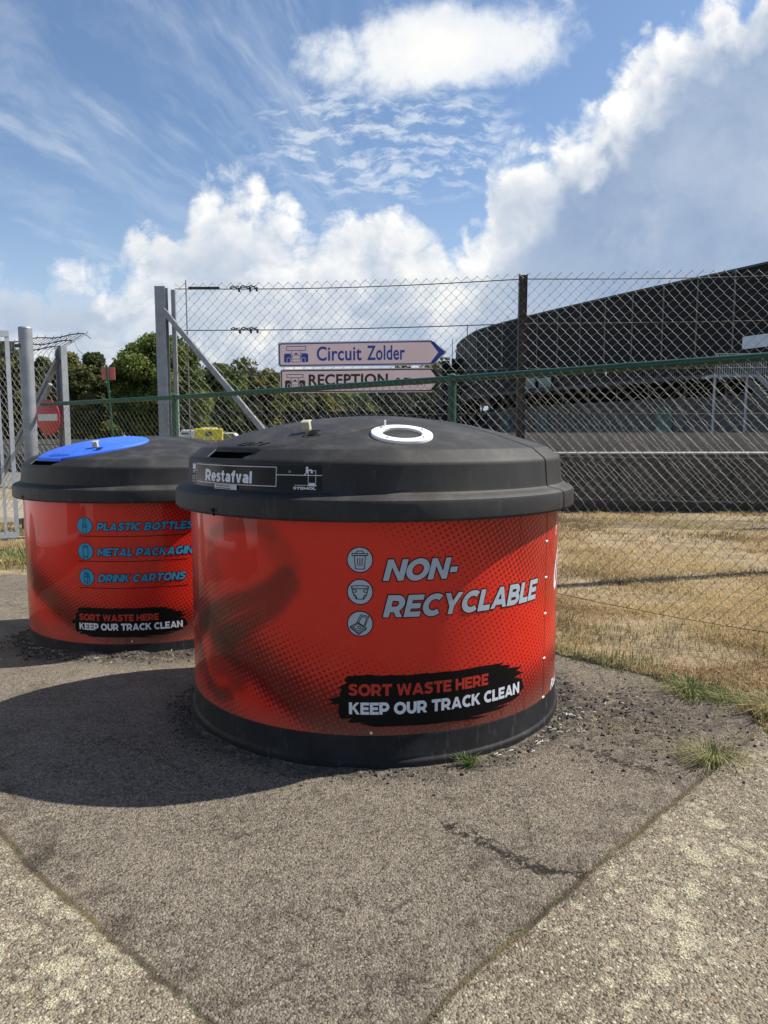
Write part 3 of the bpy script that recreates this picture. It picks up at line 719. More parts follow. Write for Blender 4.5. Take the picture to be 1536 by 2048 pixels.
def make_flap(parent, m, FH=.0145):
    cx, cy = -.33, -.52; mb = MB(); N = 96
    pts_ = FLAP; L = [0]
    for a, b in zip(pts_, pts_[1:]): L.append(L[-1] + math.dist(a, b))
    out = []
    for i in range(N):   # along the curve, then straight along the front edge
        if i < 78: d = L[-1] * i / 77; out.append((float(np.interp(d, L, [p[0] for p in pts_])), float(np.interp(d, L, [p[1] for p in pts_]))))
        else:
            t_ = (i - 77) / (N - 77); a0, a1 = math.atan2(-.461, .765), math.atan2(-.709, .541); a = a0 + (a1 - a0) * t_
            r = .892 + .016 * math.sin(math.pi * t_) ** .5; out.append((r * math.sin(a), -r * math.cos(a)))
    for _ in range(2): out[:78] = [out[0]] + [((out[i - 1][0] + 2 * out[i][0] + out[i + 1][0]) / 4, (out[i - 1][1] + 2 * out[i][1] + out[i + 1][1]) / 4) for i in range(1, 77)] + [out[77]]
    rings = [(1.0, -.004), (1.0, FH * .5), (.992, FH * .8), (.978, FH * .97)] if FH > .01 else [(1.0, -.003), (1.0, .0008), (.97, FH * .5), (.94, FH * .9)] + [(k, FH) for k in (.93, .8, .6, .4, .2)]
    for s_, h in rings:
        for x, y in out:
            px, py = cx + (x - cx) * s_, cy + (y - cy) * s_; r = math.hypot(px, py)
            z = dome_z(r) if r < .89 else dome_z(.89) - (r - .89) * .55
            mb.v.append((px, py, z + h))
    for k in range(len(rings) - 1):
        for i in range(N): j = (i + 1) % N; mb.face([k * N + i, k * N + j, (k + 1) * N + j, (k + 1) * N + i])
    mb.v.append((cx, cy, dome_z(math.hypot(cx, cy)) + FH)); c = len(mb.v) - 1; k = (len(rings) - 1) * N
    for i in range(N): mb.face([k + i, k + (i + 1) % N, c])
    fl = mb.build('flap', m, parent, 35)
    # drooping front lip over the mouth
    lp = MB()
    for h0, dr in ((.011, 0), (.004, .010), (-.012, .016), (-.014, .010)):
        for i in range(25):
            a = R(-51.5 + (51.5 - 32.6) * i / 24); r = .900 + dr; lp.v.append((r * math.sin(a), -r * math.cos(a), 1.318 + h0))
    for k in range(3):
        for i in range(24): lp.face([k * 25 + i, k * 25 + i + 1, (k + 1) * 25 + i + 1, (k + 1) * 25 + i])
    lp.build('flap_lip', m, fl, 40)
    edge = MB()   # pale worn edge on the left cheek of the mouth
    a = R(-52.6); edge.tube([(r * math.sin(a), -r * math.cos(a), lid_z(r) + .003) for r in (.886, .905, .925, .946)], .0024, 6)
    edge.build('mouth_edge', M['galv'], parent, 60)
    # latch block
    def on(x, y, h): r = math.hypot(x, y); return Vector((x, y, dome_z(r))) + lid_n(x, y) * h
    lt = MB(); nn = lid_n(-.30, -.615); xx = Vector((.93, -.30, 0)); xx = (xx - nn * xx.dot(nn)).normalized(); yy = nn.cross(xx)
    fm = Matrix((xx, yy, nn)).transposed()
    lt.box(on(-.295, -.612, .034), (.038, .026, .040), mtx=fm); lt.box(on(-.295, -.600, .052), (.044, .036, .007), mtx=fm)
    o = lt.build('latch', M['beige'], fl)
    md = o.modifiers.new('bevel', 'BEVEL'); md.width = .003; md.segments = 2
    hl = MB(); hl.tube([on(-.262, -.672, .010), on(-.262, -.672, .0156)], .019, 24); hl.build('latch_hole', M['hole'], fl)
    tr = MB(); tr.tube([on(-.262 + .034 * math.cos(t_), -.672 + .034 * math.sin(t_), .0148) for t_ in np.linspace(0, 2 * math.pi, 33)], .0028, 5, cap=False)
    tr.build('latch_rim', m, fl, 60)
    # raised maker's mark near the mouth, read from the bin's middle
    mk = MB()
    ox, oy = -.515, -.655; dx = Vector((-.80, .60)); dyv = Vector((-.62, -.78))   # reading direction is upside down to the viewer
    def st(pl, wd=.008):
        q_ = [on(ox + dx.x * a * .62 + dyv.x * b * .7, oy + dx.y * a * .62 + dyv.y * b * .7, FH + .0015) for a, b in pl]
        for a, b in zip(q_, q_[1:]): mk.bar(a, b, wd, .004, up=lid_n(ox, oy))
    st([(-.135, .0), (-.085, .05)]); st([(-.075, .0), (-.02, 0), (-.04, .025), (.01, .05)]); st([(.02, 0), (.07, .0), (.02, .0), (.04, .025), (.075, .025)]); st([(.04, .025), (.055, .05), (.10, .05)]); st([(.09, .0), (.14, .05)])
    mk.build('raised_mark', m, fl)
    return fl


def make_ring(parent):
    x, y = .125, -.69; nn = lid_n(x, y); c = Vector((x, y, dome_z(math.hypot(x, y)) + .002))
    xx = Vector((0, 0, 0)) + Vector((1, 0, 0)); xx = (xx - nn * xx.dot(nn)).normalized(); yy = nn.cross(xx); fm = Matrix((xx, yy, nn)).transposed()
    def loc(mb, name, m, sm, par): mb.v = [tuple(fm @ Vector(p) + c) for p in mb.v]; return mb.build(name, m, par, sm)
    mb = MB(); mb.lathe([(.088, -.004), (.088, .006), (.091, .008), (.130, .008), (.1345, .006), (.136, .0), (.136, -.01)], 96); rg = loc(mb, 'feed_ring', M['white_steel'], 35, parent)
    mb = MB(); mb.lathe([(.0875, .004), (.0868, -.20), (.0, -.20)], 64); loc(mb, 'liner', M['steel'], 40, rg)
    for a in (35, 145, 235, 325):
        mb = MB(); mb.tube([(.111 * math.cos(R(a)), .111 * math.sin(R(a)), .007), (.111 * math.cos(R(a)), .111 * math.sin(R(a)), .011)], .005, 10); loc(mb, 'bolt', M['galv'], 40, rg)
    mb = MB(); mb.tube([(-.075, .095, .008), (-.075, .095, .034)], .0045, 8); loc(mb, 'pin', M['white_steel'], 40, rg)
    mb = MB(); mb.box((0.0, .083, -.035), (.03, .008, .014)); loc(mb, 'hinge_tab', M['galv'], None, rg)
    return rg


def lettering(body, rows, mats, name='lettering', fn=cyl(RB)):
    for row in rows:
        s, u0, v0, u1, v1, shear, bold, outl, mi = row[:9]
        d = Decal(); tf = text_fit(s, u0, v0, u1, v1, shear, bold, outl, row[9] if len(row) > 9 else 1.0)
        d.mesh(tf[0], 0, 2)
        if outl: d.mesh(tf[1], 1, 1)
        d.build(name, [mats[mi], M['ink_black']], body, fn, .025)


def _arc(cx, cy, rx, ry, a0, a1, n=14): return [(cx + rx * math.cos(R(a0 + (a1 - a0) * i / n)), cy + ry * math.sin(R(a0 + (a1 - a0) * i / n))) for i in range(n + 1)]
SW = .262
def _stroke(pl, w_=SW, closed=False):
    """mitred ribbon along a centre line, as quads"""
    n = len(pl); lft = []; rgt = []
    for i in range(n):
        a = pl[i - 1] if (i or closed) else None; c = pl[(i + 1) % n] if (i < n - 1 or closed) else None; b = pl[i]
        d1 = Vector((b[0] - a[0], b[1] - a[1])).normalized() if a else None; d2 = Vector((c[0] - b[0], c[1] - b[1])).normalized() if c else None
        d1 = d1 or d2; d2 = d2 or d1; n1 = Vector((-d1.y, d1.x)); n2 = Vector((-d2.y, d2.x)); m = (n1 + n2)
        m = m.normalized() if m.length > 1e-6 else n1; k = w_ / 2 / max(.35, m.dot(n1)); lft.append((b[0] + m.x * k, b[1] + m.y * k)); rgt.append((b[0] - m.x * k, b[1] - m.y * k))
    return [[lft[i], rgt[i], rgt[(i + 1) % n], lft[(i + 1) % n]] for i in range(n if closed else n - 1)]
GL = {
 'I': (.23, [[(.115, 0), (.115, 1)]], []), 'L': (.66, [[(.115, 1), (.115, .11), (.66, .11)]], []),
 'E': (.72, [[(.72, .89), (.115, .89), (.115, .11), (.72, .11)], [(.2, .5), (.65, .5)]], []), 'T': (.80, [[(0, .89), (.80, .89)], [(.40, .80), (.40, 0)]], []),
 'H': (.84, [[(.115, 0), (.115, 1)], [(.725, 0), (.725, 1)], [(.2, .5), (.65, .5)]], []),
 'N': (.86, [[(.11, 0), (.11, 1)], [(.75, 0), (.75, 1)]], [[(.0, 1), (.21, 1), (.86, 0), (.65, 0)]]),
 'M': (1.02, [[(.11, 0), (.11, 1)], [(.91, 0), (.91, 1)]], [[(0, 1), (.2, 1), (.58, .40), (.51, .2), (.44, .2)], [(1.02, 1), (.82, 1), (.44, .40), (.51, .2), (.58, .2)]]),
 'A': (.98, [[(.22, .28), (.76, .28)]], [[(0, 0), (.24, 0), (.60, 1), (.37, 1)], [(.38, 1), (.61, 1), (.98, 0), (.74, 0)]]),
 'Y': (.90, [], [[(0, 1), (.26, 1), (.45, .62), (.64, 1), (.90, 1), (.565, .37), (.565, 0), (.335, 0), (.335, .37)]]),
 'W': (1.24, [], [[(0, 1), (.23, 1), (.43, 0), (.22, 0)], [(.22, 0), (.43, 0), (.71, 1), (.53, 1)], [(.53, 1), (.71, 1), (1.02, 0), (.81, 0)], [(.81, 0), (1.02, 0), (1.24, 1), (1.01, 1)]]),
 'K': (.88, [[(.115, 0), (.115, 1)]], [[(.2, .34), (.2, .58), (.58, 1), (.84, 1), (.48, .58), (.88, 0), (.61, 0), (.34, .42)]]),
 'C': (.86, [_arc(.50, .5, .385, .395, 48, 312, 22)], []), 'G': (.94, [_arc(.50, .5, .385, .395, 48, 318, 22), [(.80, .17), (.80, .54)], [(.56, .45), (.80, .45)]], []),
 'D': (.90, [[(.115, .89), (.40, .89)] + _arc(.40, .5, .385, .39, 90, -90)[1:-1] + [(.40, .11), (.115, .11), (.115, .89)]], []),
 'P': (.80, [[(.115, 0), (.115, .89), (.42, .89)] + _arc(.42, .625, .265, .265, 90, -90)[1:-1] + [(.42, .36), (.2, .36)]], []),
 'R': (.84, [[(.115, 0), (.115, .89), (.42, .89)] + _arc(.42, .625, .265, .265, 90, -90)[1:-1] + [(.42, .36), (.2, .36)]], [[(.33, .37), (.58, .37), (.84, 0), (.57, 0)]]),
 'B': (.82, [[(.2, .51), (.47, .51)] + _arc(.45, .70, .20, .19, -90, 90)[1:-1] + [(.45, .89), (.115, .89), (.115, .11), (.48, .11)] + _arc(.48, .305, .225, .195, -90, 90)[1:-1] + [(.47, .50), (.2, .50)]], []),
 'U': (.82, [[(.115, 1), (.115, .42)] + _arc(.41, .42, .295, .31, 180, 360)[1:-1] + [(.705, .42), (.705, 1)]], []),
 'S': (.76, [[(.69, .80), (.58, .87), (.42, .895), (.26, .88), (.155, .80), (.135, .69), (.20, .60), (.35, .54), (.48, .49), (.60, .41), (.63, .29), (.57, .18), (.44, .115), (.30, .105), (.16, .145), (.05, .22)]], []),
 'e': (.58, [[(.12, .37), (.47, .37)] + _arc(.29, .37, .195, .285, 8, 318, 18)], []), 's': (.52, [[(.45, .58), (.36, .645), (.25, .655), (.14, .60), (.13, .50), (.22, .42), (.35, .36), (.42, .28), (.41, .16), (.29, .09), (.17, .095), (.05, .16)]], []),
 't': (.40, [[(.19, .95), (.19, .20), (.25, .10), (.39, .09)], [(.0, .655), (.38, .655)]], []), 'a': (.58, [[(.47, 0), (.47, .50), (.40, .62), (.27, .66), (.10, .58)], [(.46, .40), (.27, .39), (.14, .31), (.13, .17), (.22, .09), (.34, .12), (.46, .24)]], []),
 'f': (.40, [[(.40, .91), (.29, .90), (.20, .80), (.20, 0)], [(.0, .655), (.38, .655)]], []), 'v': (.56, [], [[(0, .75), (.2, .75), (.28, .28), (.36, .75), (.56, .75), (.38, 0), (.18, 0)]]), 'l': (.21, [[(.105, 0), (.105, 1)]], []),
 '-': (.42, [[(.03, .42), (.39, .42)]], []), ' ': (.28, [], []),
}
def glyph_line(s_, gap=.065):
    """polygons of a line of heavy capitals, cap height 1"""
    x = 0; out = []
    for ch in s_:
        if ch == 'O': w_ = 1.0; ps = _stroke(_arc(.50, .5, .385, .395, 0, 360, 30)[:-1], SW, True)
        else:
            w_, st_, pg = GL[ch]; ps = [q for pl in st_ for q in _stroke(pl, .20 if ch.islower() else (SW if ch not in 'BSEH' else SW - .02))] + pg
        out += [[(a + x, b) for a, b in q] for q in ps]; x += w_ + gap
    return out, x - gap


def heavy(d, s_, u0, v0, u1, v1, shear=0, outline=0, gap=.065):
    ps, L = glyph_line(s_, gap); ps = [[(a + shear * b, b) for a, b in q] for q in ps]; xs = [a for q in ps for a, _ in q]; k = (u1 - u0) / (max(xs) - min(xs)); m = min(xs)
    for i, q in enumerate(ps):
        pts_ = [(u0 + (a - m) * k, v0 + b * (v1 - v0)) for a, b in q]
        d.poly(pts_, 0, 2 + (i % 9) * .05)
        if outline: d.line(pts_, outline * 2, 1, 1 + (i % 9) * .05, True)


def capitals(body, rows, fn):
    for s_, u0, v0, u1, v1, shear, outl, m in rows:
        d = Decal(); heavy(d, s_, u0, v0, u1, v1, shear, outl); d.build('lettering', [m, M['ink_black']], body, fn, .025)


def icon(body, u, v, r, m, art, wd=.0032):
    d = Decal(); d.disc(u, v, r + .0042, 1, 0); d.disc(u, v, r, 0, 1)
    for pl, closed in art:
        d.line([(u + a * r, v + b * r) for a, b in pl], wd, 1, 2, closed)
    return d.build('icon', [m, M['ink_black']], body, cyl(RB), .02)


ICO_TRASH = [([(-.46, .34), (.46, .34), (.36, -.76), (-.36, -.76)], True), ([(-.64, .36), (.64, .36), (.64, .52), (-.64, .52)], True), ([(-.28, .56), (-.22, .72), (.22, .72), (.28, .56)], False),
             ([(-.2, .12), (-.16, -.5)], False), ([(0, .12), (0, -.5)], False), ([(.2, .12), (.16, -.5)], False)]
ICO_NAPPY = [([(-.7, .46), (-.35, .52), (.35, .52), (.7, .46), (.62, .05), (.5, -.3), (.3, -.6), (-.3, -.6), (-.5, -.3), (-.62, .05)], True), ([(-.7, .34), (0, .26), (.7, .34)], False),
             ([(-.66, .2), (-.34, .18), (-.28, .06), (-.36, -.02), (-.62, -.02)], False), ([(.66, .2), (.34, .18), (.28, .06), (.36, -.02), (.62, -.02)], False),
             ([(-.52, -.22), (-.34, -.3), (-.26, -.58)], False), ([(.52, -.22), (.34, -.3), (.26, -.58)], False)]
ICO_BOX = [([(-.8, -.22), (-.16, .1), (.5, -.32), (-.12, -.8)], True), ([(-.6, -.24), (-.14, .0), (.32, -.3), (-.12, -.62)], True), ([(-.26, .12), (.06, .76), (.72, .62), (.42, -.16)], False),
           ([(-.12, .1), (.14, .62), (.56, .52), (.34, -.1)], False), ([(-.8, -.22), (-.8, -.34), (-.12, -.92), (.5, -.44), (.5, -.32)], False), ([(-.22, -.26), (-.04, -.18), (.06, -.34), (-.12, -.42), (-.22, -.26)], False)]
ICO_BOTTLE = [([(-.24, -.8), (.24, -.8), (.26, .2), (.12, .44), (.12, .72), (-.12, .72), (-.12, .44), (-.26, .2)], True), ([(-.16, .86), (.16, .86), (.16, .72), (-.16, .72)], True), ([(-.25, .2), (.25, .2)], False),
              ([(-.25, .06), (.25, .06)], False), ([(-.25, -.08), (.25, -.08)], False), ([(-.25, -.22), (.25, -.22)], False)]
ICO_CAN = [([(-.3, .5), (-.24, .72), (.24, .72), (.3, .5), (.34, .4), (.34, -.6), (.26, -.8), (-.26, -.8), (-.34, -.6), (-.34, .4)], True), ([(-.32, .46), (.32, .46)], False), ([(-.12, .62), (.14, .62)], False), ([(-.34, -.62), (.34, -.62)], False)]
ICO_CARTON = [([(-.34, .1), (.08, .02), (.08, -.8), (-.34, -.66)], True), ([(.08, .02), (.38, .16), (.38, -.62), (.08, -.8)], True), ([(-.34, .1), (-.24, .5), (.2, .42), (.08, .02)], False), ([(.2, .42), (.38, .16)], False),
              ([(-.24, .5), (-.24, .66), (.24, .58), (.2, .42)], False), ([(-.1, .34), (.02, .24), (.02, .36), (-.1, .34)], True)]


def rivets(body, us, zs):
    me = None
    for z in zs:
        for u in us:
            if me is None:
                mb = MB(); mb.lathe([(.0062, 0), (.0055, .0022), (.003, .004), (0, .0046)], 10); o = mb.build('rivet', M['white_steel'], body, 60); me = o.data
            else: o = bpy.data.objects.new('rivet', me); COL.objects.link(o); o.parent = body
            a = u / RB; nn = Vector((math.sin(a), -math.cos(a), 0)); o.location = nn * (RB + .0008) + Vector((0, 0, z)); o.rotation_euler = nn.to_track_quat('Z', 'Y').to_euler()


def rim_hole(lid, ang, z):
    a = R(ang); nn = Vector((math.sin(a), -math.cos(a), 0)); mb = MB(); p = nn * 1.0272
    mb.tube([p + Vector((0, 0, z)) - nn * .004, p + Vector((0, 0, z)) + nn * .0012], .011, 18); mb.tube([p + Vector((0, 0, z - .018)) - nn * .004, p + Vector((0, 0, z - .018)) + nn * .001], .006, 12)
    mb.build('rim_hole', M['hole'], lid, 40)
    tx = Vector((math.cos(a), math.sin(a), 0))
    for s_ in (-1, 1):
        sc = MB(); sc.tube([p + tx * s_ * .019 + Vector((0, 0, z + .003)) - nn * .003, p + tx * s_ * .019 + Vector((0, 0, z + .003)) + nn * .003], .004, 10); sc.build('screw', M['rubber'], lid, 40)


# ---- the near bin
BIN1 = thing('waste_bin', 'big red waste bin marked NON-RECYCLABLE, black lid with a white-rimmed round hole', 'waste bin', (-.047, 3.87, 0), 0, 'round red waste bins')
RIB1 = [([(-.82, .94), (-.70, .985), (-.58, 1.0), (-.47, .985), (-.44, .96)], .038, .62), ([(-.83, .93), (-.84, .82), (-.80, .74)], .05, .30), ([(-.46, .97), (-.40, .90), (-.36, .82), (-.39, .74)], .07, .34),
        ([(-.37, .80), (-.44, .735), (-.55, .68), (-.75, .61), (-.92, .53), (-1.05, .42)], .055, .86), ([(-.36, .76), (-.43, .67), (-.56, .58), (-.70, .50)], .060, .80),
        ([(-.70, .50), (-.80, .42), (-.83, .33), (-.72, .36), (-.66, .30)], .075, .70), ([(-1.04, .40), (-.96, .30), (-.90, .225), (-.80, .195), (-.72, .22)], .042, .84), ([(-1.16, .46), (-1.06, .38), (-1.02, .28)], .06, .70)]
body = make_body(BIN1, 0, RIB1); skirt(BIN1)
lid1 = make_lid(BIN1, True); seam(BIN1); make_flap(BIN1, M['black'], .006); make_ring(BIN1)
G_, W_, K_, D_ = M['ink_grey'], M['ink_white'], M['ink_black'], M['ink_red']
SH = .24
capitals(body, [('NON-', .042, .788, .364, .876, SH, .0042, G_), ('RECYCLABLE', .042, .636, .864, .726, SH, .0042, G_)], cyl(RB))
Decal().poly(SPLASH, 0, 0).build('paint_splash', [K_], body, cyl(RB), .02)
capitals(body, [('SORT WASTE HERE', -.101, .303, .524, .353, 0, 0, D_), ('KEEP OUR TRACK CLEAN', -.099, .223, .722, .274, 0, 0, W_)], cyl(RB))
for v_, art in ((.875, ICO_TRASH), (.742, ICO_NAPPY), (.609, ICO_BOX)): icon(body, -.051, v_, .050, G_, art)
rivets(body, (.9515, .9655), (.886, .715, .542, .325, .105 + .028))
Decal().rect(.9575, .115, .9600, 1.04).build('panel_joint', [M['ink_black']], body, cyl(RB))
# white script flourish past the joint
fl_ = [(1.20, 1.02), (1.155, .985), (1.13, .93), (1.125, .90)]; cv_ = [(1.21, .82), (1.17, .79), (1.135, .74), (1.115, .69), (1.115, .655), (1.135, .640), (1.165, .66), (1.19, .72), (1.21, .79), (1.23, .87)]
def sweep(pts_, w0, w1):
    n_ = len(pts_)
    for i, (a, b) in enumerate(zip(pts_, pts_[1:])): d_.line([a, b], w0 + (w1 - w0) * math.sin(math.pi * (i + .5) / (n_ - 1)))
for pts_, a_, b_ in ((fl_, .006, .016), (cv_, .008, .030)): d_ = Decal(); sweep(pts_, a_, b_); d_.build('script_flourish', [M['ink_white']], body, cyl(RB), .02)
lettering(body, [('Recycle', 1.077, .115, 1.42, .18, .2, .02, 0, 0)], [W_])
rivets(body, (-.007,), (.143,))
rim_hole(lid1, -42, 1.057)
# sticker on the lid wall
def wallfn(u, v, lay):
    t_ = (v - 1.158) / (1.255 - 1.158); r = .966 + (.9585 - .966) * t_ + .0010 + lay * .0004; a = u / .957; return Vector((r * math.sin(a), -r * math.cos(a), v))
st = Decal().rect(-1.06, 1.150, -.205, 1.256).build('lid_sticker', [M['sticker']], lid1, wallfn, .02)
d_ = Decal().line([(-.975, 1.169), (-.975, 1.248), (-.408, 1.248), (-.408, 1.169)], .0026, 0, 1, True)
d_.line([(-.408, 1.217), (-.205, 1.217)], .0026, 0, 1).line([(-1.02, 1.217), (-.975, 1.217)], .0026, 0, 1); d_.build('sticker_frame', [W_], st, wallfn, .02)
capitals(st, [('Restafval', -.868, 1.177, -.533, 1.228, 0, 0, M['ink_white'])], wallfn)
capitals(st, [('STEMOL', -.328, 1.159, -.228, 1.1695, 0, 0, M['ink_white'])], wallfn)
d_ = Decal().rect(-1.052, 1.222, -1.0, 1.246, 0, 1)
for z_ in (1.212, 1.206, 1.190, 1.182, 1.174, 1.164): d_.rect(-1.05, z_, -1.006, z_ + .0022, 0, 1)
for k_ in range(9): d_.rect(-.322 + k_ * .011, 1.175, -.314 + k_ * .011, 1.1775, 0, 1)
d_.rect(-.350, 1.228, -.340, 1.2295, 0, 1).rect(-.350, 1.233, -.340, 1.2345, 0, 1)
d_.build('small_print', [W_], st, wallfn, .02)
d_ = Decal().disc(-.268, 1.247, .0055, 0, 1, 16)   # little person dropping a bag into a sunken bin
d_.poly([(-.274, 1.240), (-.262, 1.241), (-.262, 1.228), (-.273, 1.228)], 0, 1).line([(-.264, 1.238), (-.250, 1.240), (-.247, 1.234)], .0035, 0, 1).line([(-.270, 1.229), (-.278, 1.218)], .004, 0, 1).line([(-.265, 1.229), (-.262, 1.218)], .004, 0, 1)
d_.line([(-.262, 1.234), (-.262, 1.174), (-.230, 1.174), (-.230, 1.236), (-.262, 1.236)], .002, 0, 1).rect(-.259, 1.176, -.233, 1.186, 0, 1).rect(-.252, 1.226, -.243, 1.234, 0, 1)
d_.build('pictogram', [W_], st, wallfn, .02)
tg = Decal().rect(-.770, 1.146, -.615, 1.167, 0, 3).build('name_tag', [M['label']], lid1, lambda u, v, l: wallfn(u, v, l) + Vector((math.sin(u / .957), -math.cos(u / .957), 0)) * .004, .02)
tagfn = lambda u, v, l: wallfn(u, v, l + 4) + Vector((math.sin(u / .957), -math.cos(u / .957), 0)) * .004
lettering(tg, [('TRAFLUX', -.762, 1.156, -.66, 1.1655, 0, .01, 0, 0)], [M['grey_wall']], fn=tagfn)
Decal().rect(-.762, 1.149, -.655, 1.152, 0, 1).build('small_print', [M['ink_black']], tg, tagfn, .02)

# ---- the far bin
BIN2 = thing('waste_bin', 'red waste bin with blue lid flap listing plastic bottles, metal packaging and drink cartons', 'waste bin', (-1.83, 5.80, -.106), R(8), 'round red waste bins')
RIB2 = [([(-.98, .98), (-.86, .93), (-.80, .82), (-.84, .70), (-.95, .62)], .055, .34), ([(-.62, .86), (-.66, .72), (-.76, .64)], .05, .28), ([(-1.1, .52), (-1.0, .42), (-1.02, .30)], .05, .4)]
body2 = make_body(BIN2, .02 - .20, RIB2, .03); skirt(BIN2, -.07)
lid2 = make_lid(BIN2, False); seam(BIN2); make_flap(BIN2, M['blue'])
C_ = M['ink_cyan']; du = -.458
for v_, art in ((.877, ICO_BOTTLE), (.701, ICO_CAN), (.524, ICO_CARTON)): icon(body2, .129 + du, v_, .055, C_, art)
capitals(body2, [('PLASTIC BOTTLES', .215 + du, .845, .862 + du, .898, .24, .0040, C_), ('METAL PACKAGING', .211 + du, .671, .905 + du, .725, .24, .0040, C_), ('DRINK CARTONS', .210 + du, .493, .801 + du, .546, .24, .0040, C_)], cyl(RB))
d_ = Decal()
for z_ in (.803, .632, .448): d_.rect(.070 + du, z_, .812 + du, z_ + .0045)
d_.build('printed_rule', [M['ink_black']], body2, cyl(RB), .02)
sc_ = .865
Decal().poly([((u_ + .101) * sc_ + .058 + du, (v_ - .225) * .92 + .160) for u_, v_ in SPLASH], 0, 0).build('paint_splash', [K_], body2, cyl(RB), .02)
capitals(body2, [('SORT WASTE HERE', .058 + du, .222, .610 + du, .268, 0, 0, D_), ('KEEP OUR TRACK CLEAN', .056 + du, .157, .767 + du, .204, 0, 0, W_)], cyl(RB))
rivets(body2, (.428 + du,), (.080,)); rim_hole(lid2, -50, 1.057)


# ------------------------------------------------------------------ chain-link fences
def chain_mesh(path, z0f, z1f, wd, ht, r, wob=.004, knuckle=.5):
    """woven zigzag wires following a ground path [(x,y)...]; returns an MB"""
    L = [0.0]
    for a, b in zip(path, path[1:]): L.append(L[-1] + math.dist(a, b))
    px = [p[0] for p in path]; py = [p[1] for p in path]
    mb = MB(); s = wd / 2; h2 = ht / 2; n = int(L[-1] / s)
    def at(d, off):
        d = min(max(d, 0), L[-1]); x = float(np.interp(d, L, px)); y = float(np.interp(d, L, py))
        k = max(i for i in range(len(L) - 1) if L[i] <= d + 1e-9); tx, ty = (px[k + 1] - px[k]) / (L[k + 1] - L[k]), (py[k + 1] - py[k]) / (L[k + 1] - L[k])
        return x - ty * off, y + tx * off
    for k in range(n):
        d0 = k * s; x0, y0 = at(d0, 0); zt, zb = z1f(x0, y0), z0f(x0, y0); m = int((zt - zb) / h2)
        pts_ = []
        for j in range(m + 1):
            o = (j + k) % 2; d = (k + o) * s
            wx = wob * math.sin(d * 3.1 + j * .37) + wob * .7 * math.sin(d * 7.3 - j * .9); wz = wob * math.sin(d * 2.3 + j * .61) + wob * 1.5 * math.sin(d * 1.1)
            off = (r * .9 if o else -r * .9) * (1 if j % 2 else -1) + wob * 3 * math.sin(d * 1.3 + j * .21)
            e = (s * .10 if o else -s * .10)   # the hook round the neighbour
            x, y = at(d + e + wx, off); z = zt - j * h2 + wz
            pts_.append((x, y, z))
        mb.tube(pts_, r, 4, cap=False)
    return mb


def tensions(mb, path, zs, r, sag=.01):
    for z in zs:
        pts_ = []
        for a, b in zip(path, path[1:]):
            for i in range(9):
                t_ = i / 9; pts_.append((a[0] + (b[0] - a[0]) * t_, a[1] + (b[1] - a[1]) * t_, z(a[0] + (b[0] - a[0]) * t_, a[1] + (b[1] - a[1]) * t_) - sag * math.sin(math.pi * t_)))
        pts_.append((path[-1][0], path[-1][1], z(*path[-1]))); mb.tube(pts_, r, 5)


# near green fence
NP = [(-5.62, 12.04), (-2.98, 10.42), (.65, 7.0), (4.15, 3.53)]
NF = thing('chain_link_fence', 'waist-railed green chain-link fence running behind both bins', 'fence', (.65, 7.0, 0), 0)
NF['label'] = 'green chain-link fence with round green top rail, directly behind the two bins'
inv = lambda o: (lambda c: c)
def child(o, par):
    o.parent = par; o.matrix_parent_inverse = Matrix.Translation(-Vector(par.location)); return o
rail_z = lambda x, y: 1.91 if x > -2.98 else 1.91 + (x + 2.98) * .012
for i, p in enumerate(NP):
    if i == 0: continue
    mb = MB(); mb.tube([(p[0], p[1], gz(*p) - .1), (p[0], p[1], 1.90)], .041, 16); mb.tube([(p[0], p[1], 1.88), (p[0], p[1], 1.945), (p[0], p[1], 1.965)], [.046, .046, .012], 16)
    child(mb.build('post', M['green'], None, 40), NF)
mb = MB(); mb.tube([(x, y, rail_z(x, y)) for x, y in NP], .032, 14)
for a, b in zip(NP, NP[1:]):
    for t_ in (.36, .72): q = [a[0] + (b[0] - a[0]) * t_, a[1] + (b[1] - a[1]) * t_]; d = Vector((b[0] - a[0], b[1] - a[1], 0)).normalized() * .05; z = rail_z(*q); mb.tube([(q[0] - d.x, q[1] - d.y, z), (q[0] + d.x, q[1] + d.y, z)], .0345, 14)
child(mb.build('top_rail', M['green'], None, 40), NF)
off = Vector((-.05, -.05))
NPo = [(x + off.x, y + off.y) for x, y in NP]
low = lambda x, y: gz(x, y) + .05 + .02 * math.sin(x * 2.1)
child(chain_mesh(NPo, lambda x, y: gz(x, y) + .01, lambda x, y: rail_z(x, y) - .004, .096, .102, .0021, .006).build('wire_mesh', M['wire_green'], None, 60, fix=False), NF)
mb = MB(); tensions(mb, NPo, [low, lambda x, y: (rail_z(x, y) + gz(x, y)) * .5], .0028, .02); child(mb.build('tension_wire', M['wire_green'], None, 60), NF)

# tall rear fence
fy = lambda x: 13.35 - .134 * (x + 4.0)
FF = thing('tall_fence', 'tall grey wire-mesh fence with steel H-posts, carrying the two arrow signs', 'fence', (-4.0, 13.35, 0))
def hpost(x, y, z0, z1, m, w_=.16, d_=.15, rz=0):
    mb = MB(); rot = Matrix.Rotation(rz, 3, 'Z')
    for sx in (-1, 1): mb.box(Vector((x, y, (z0 + z1) / 2)) + rot @ Vector((sx * (d_ / 2 - .006), 0, 0)), (.012, w_, z1 - z0), rz)
    mb.box((x, y, (z0 + z1) / 2 - .002), (d_ - .024, .010, z1 - z0 - .004), rz); return mb
mb = hpost(-4.0, 13.36, -.4, 4.02, M['galv'], .185, .19, R(90)); child(mb.build('post', M['galv'], None), FF)
mb = MB(); mb.box((-3.80, 13.42, 1.8), (.07, .07, 4.36)); child(mb.build('end_post', M['galv'], None), FF)
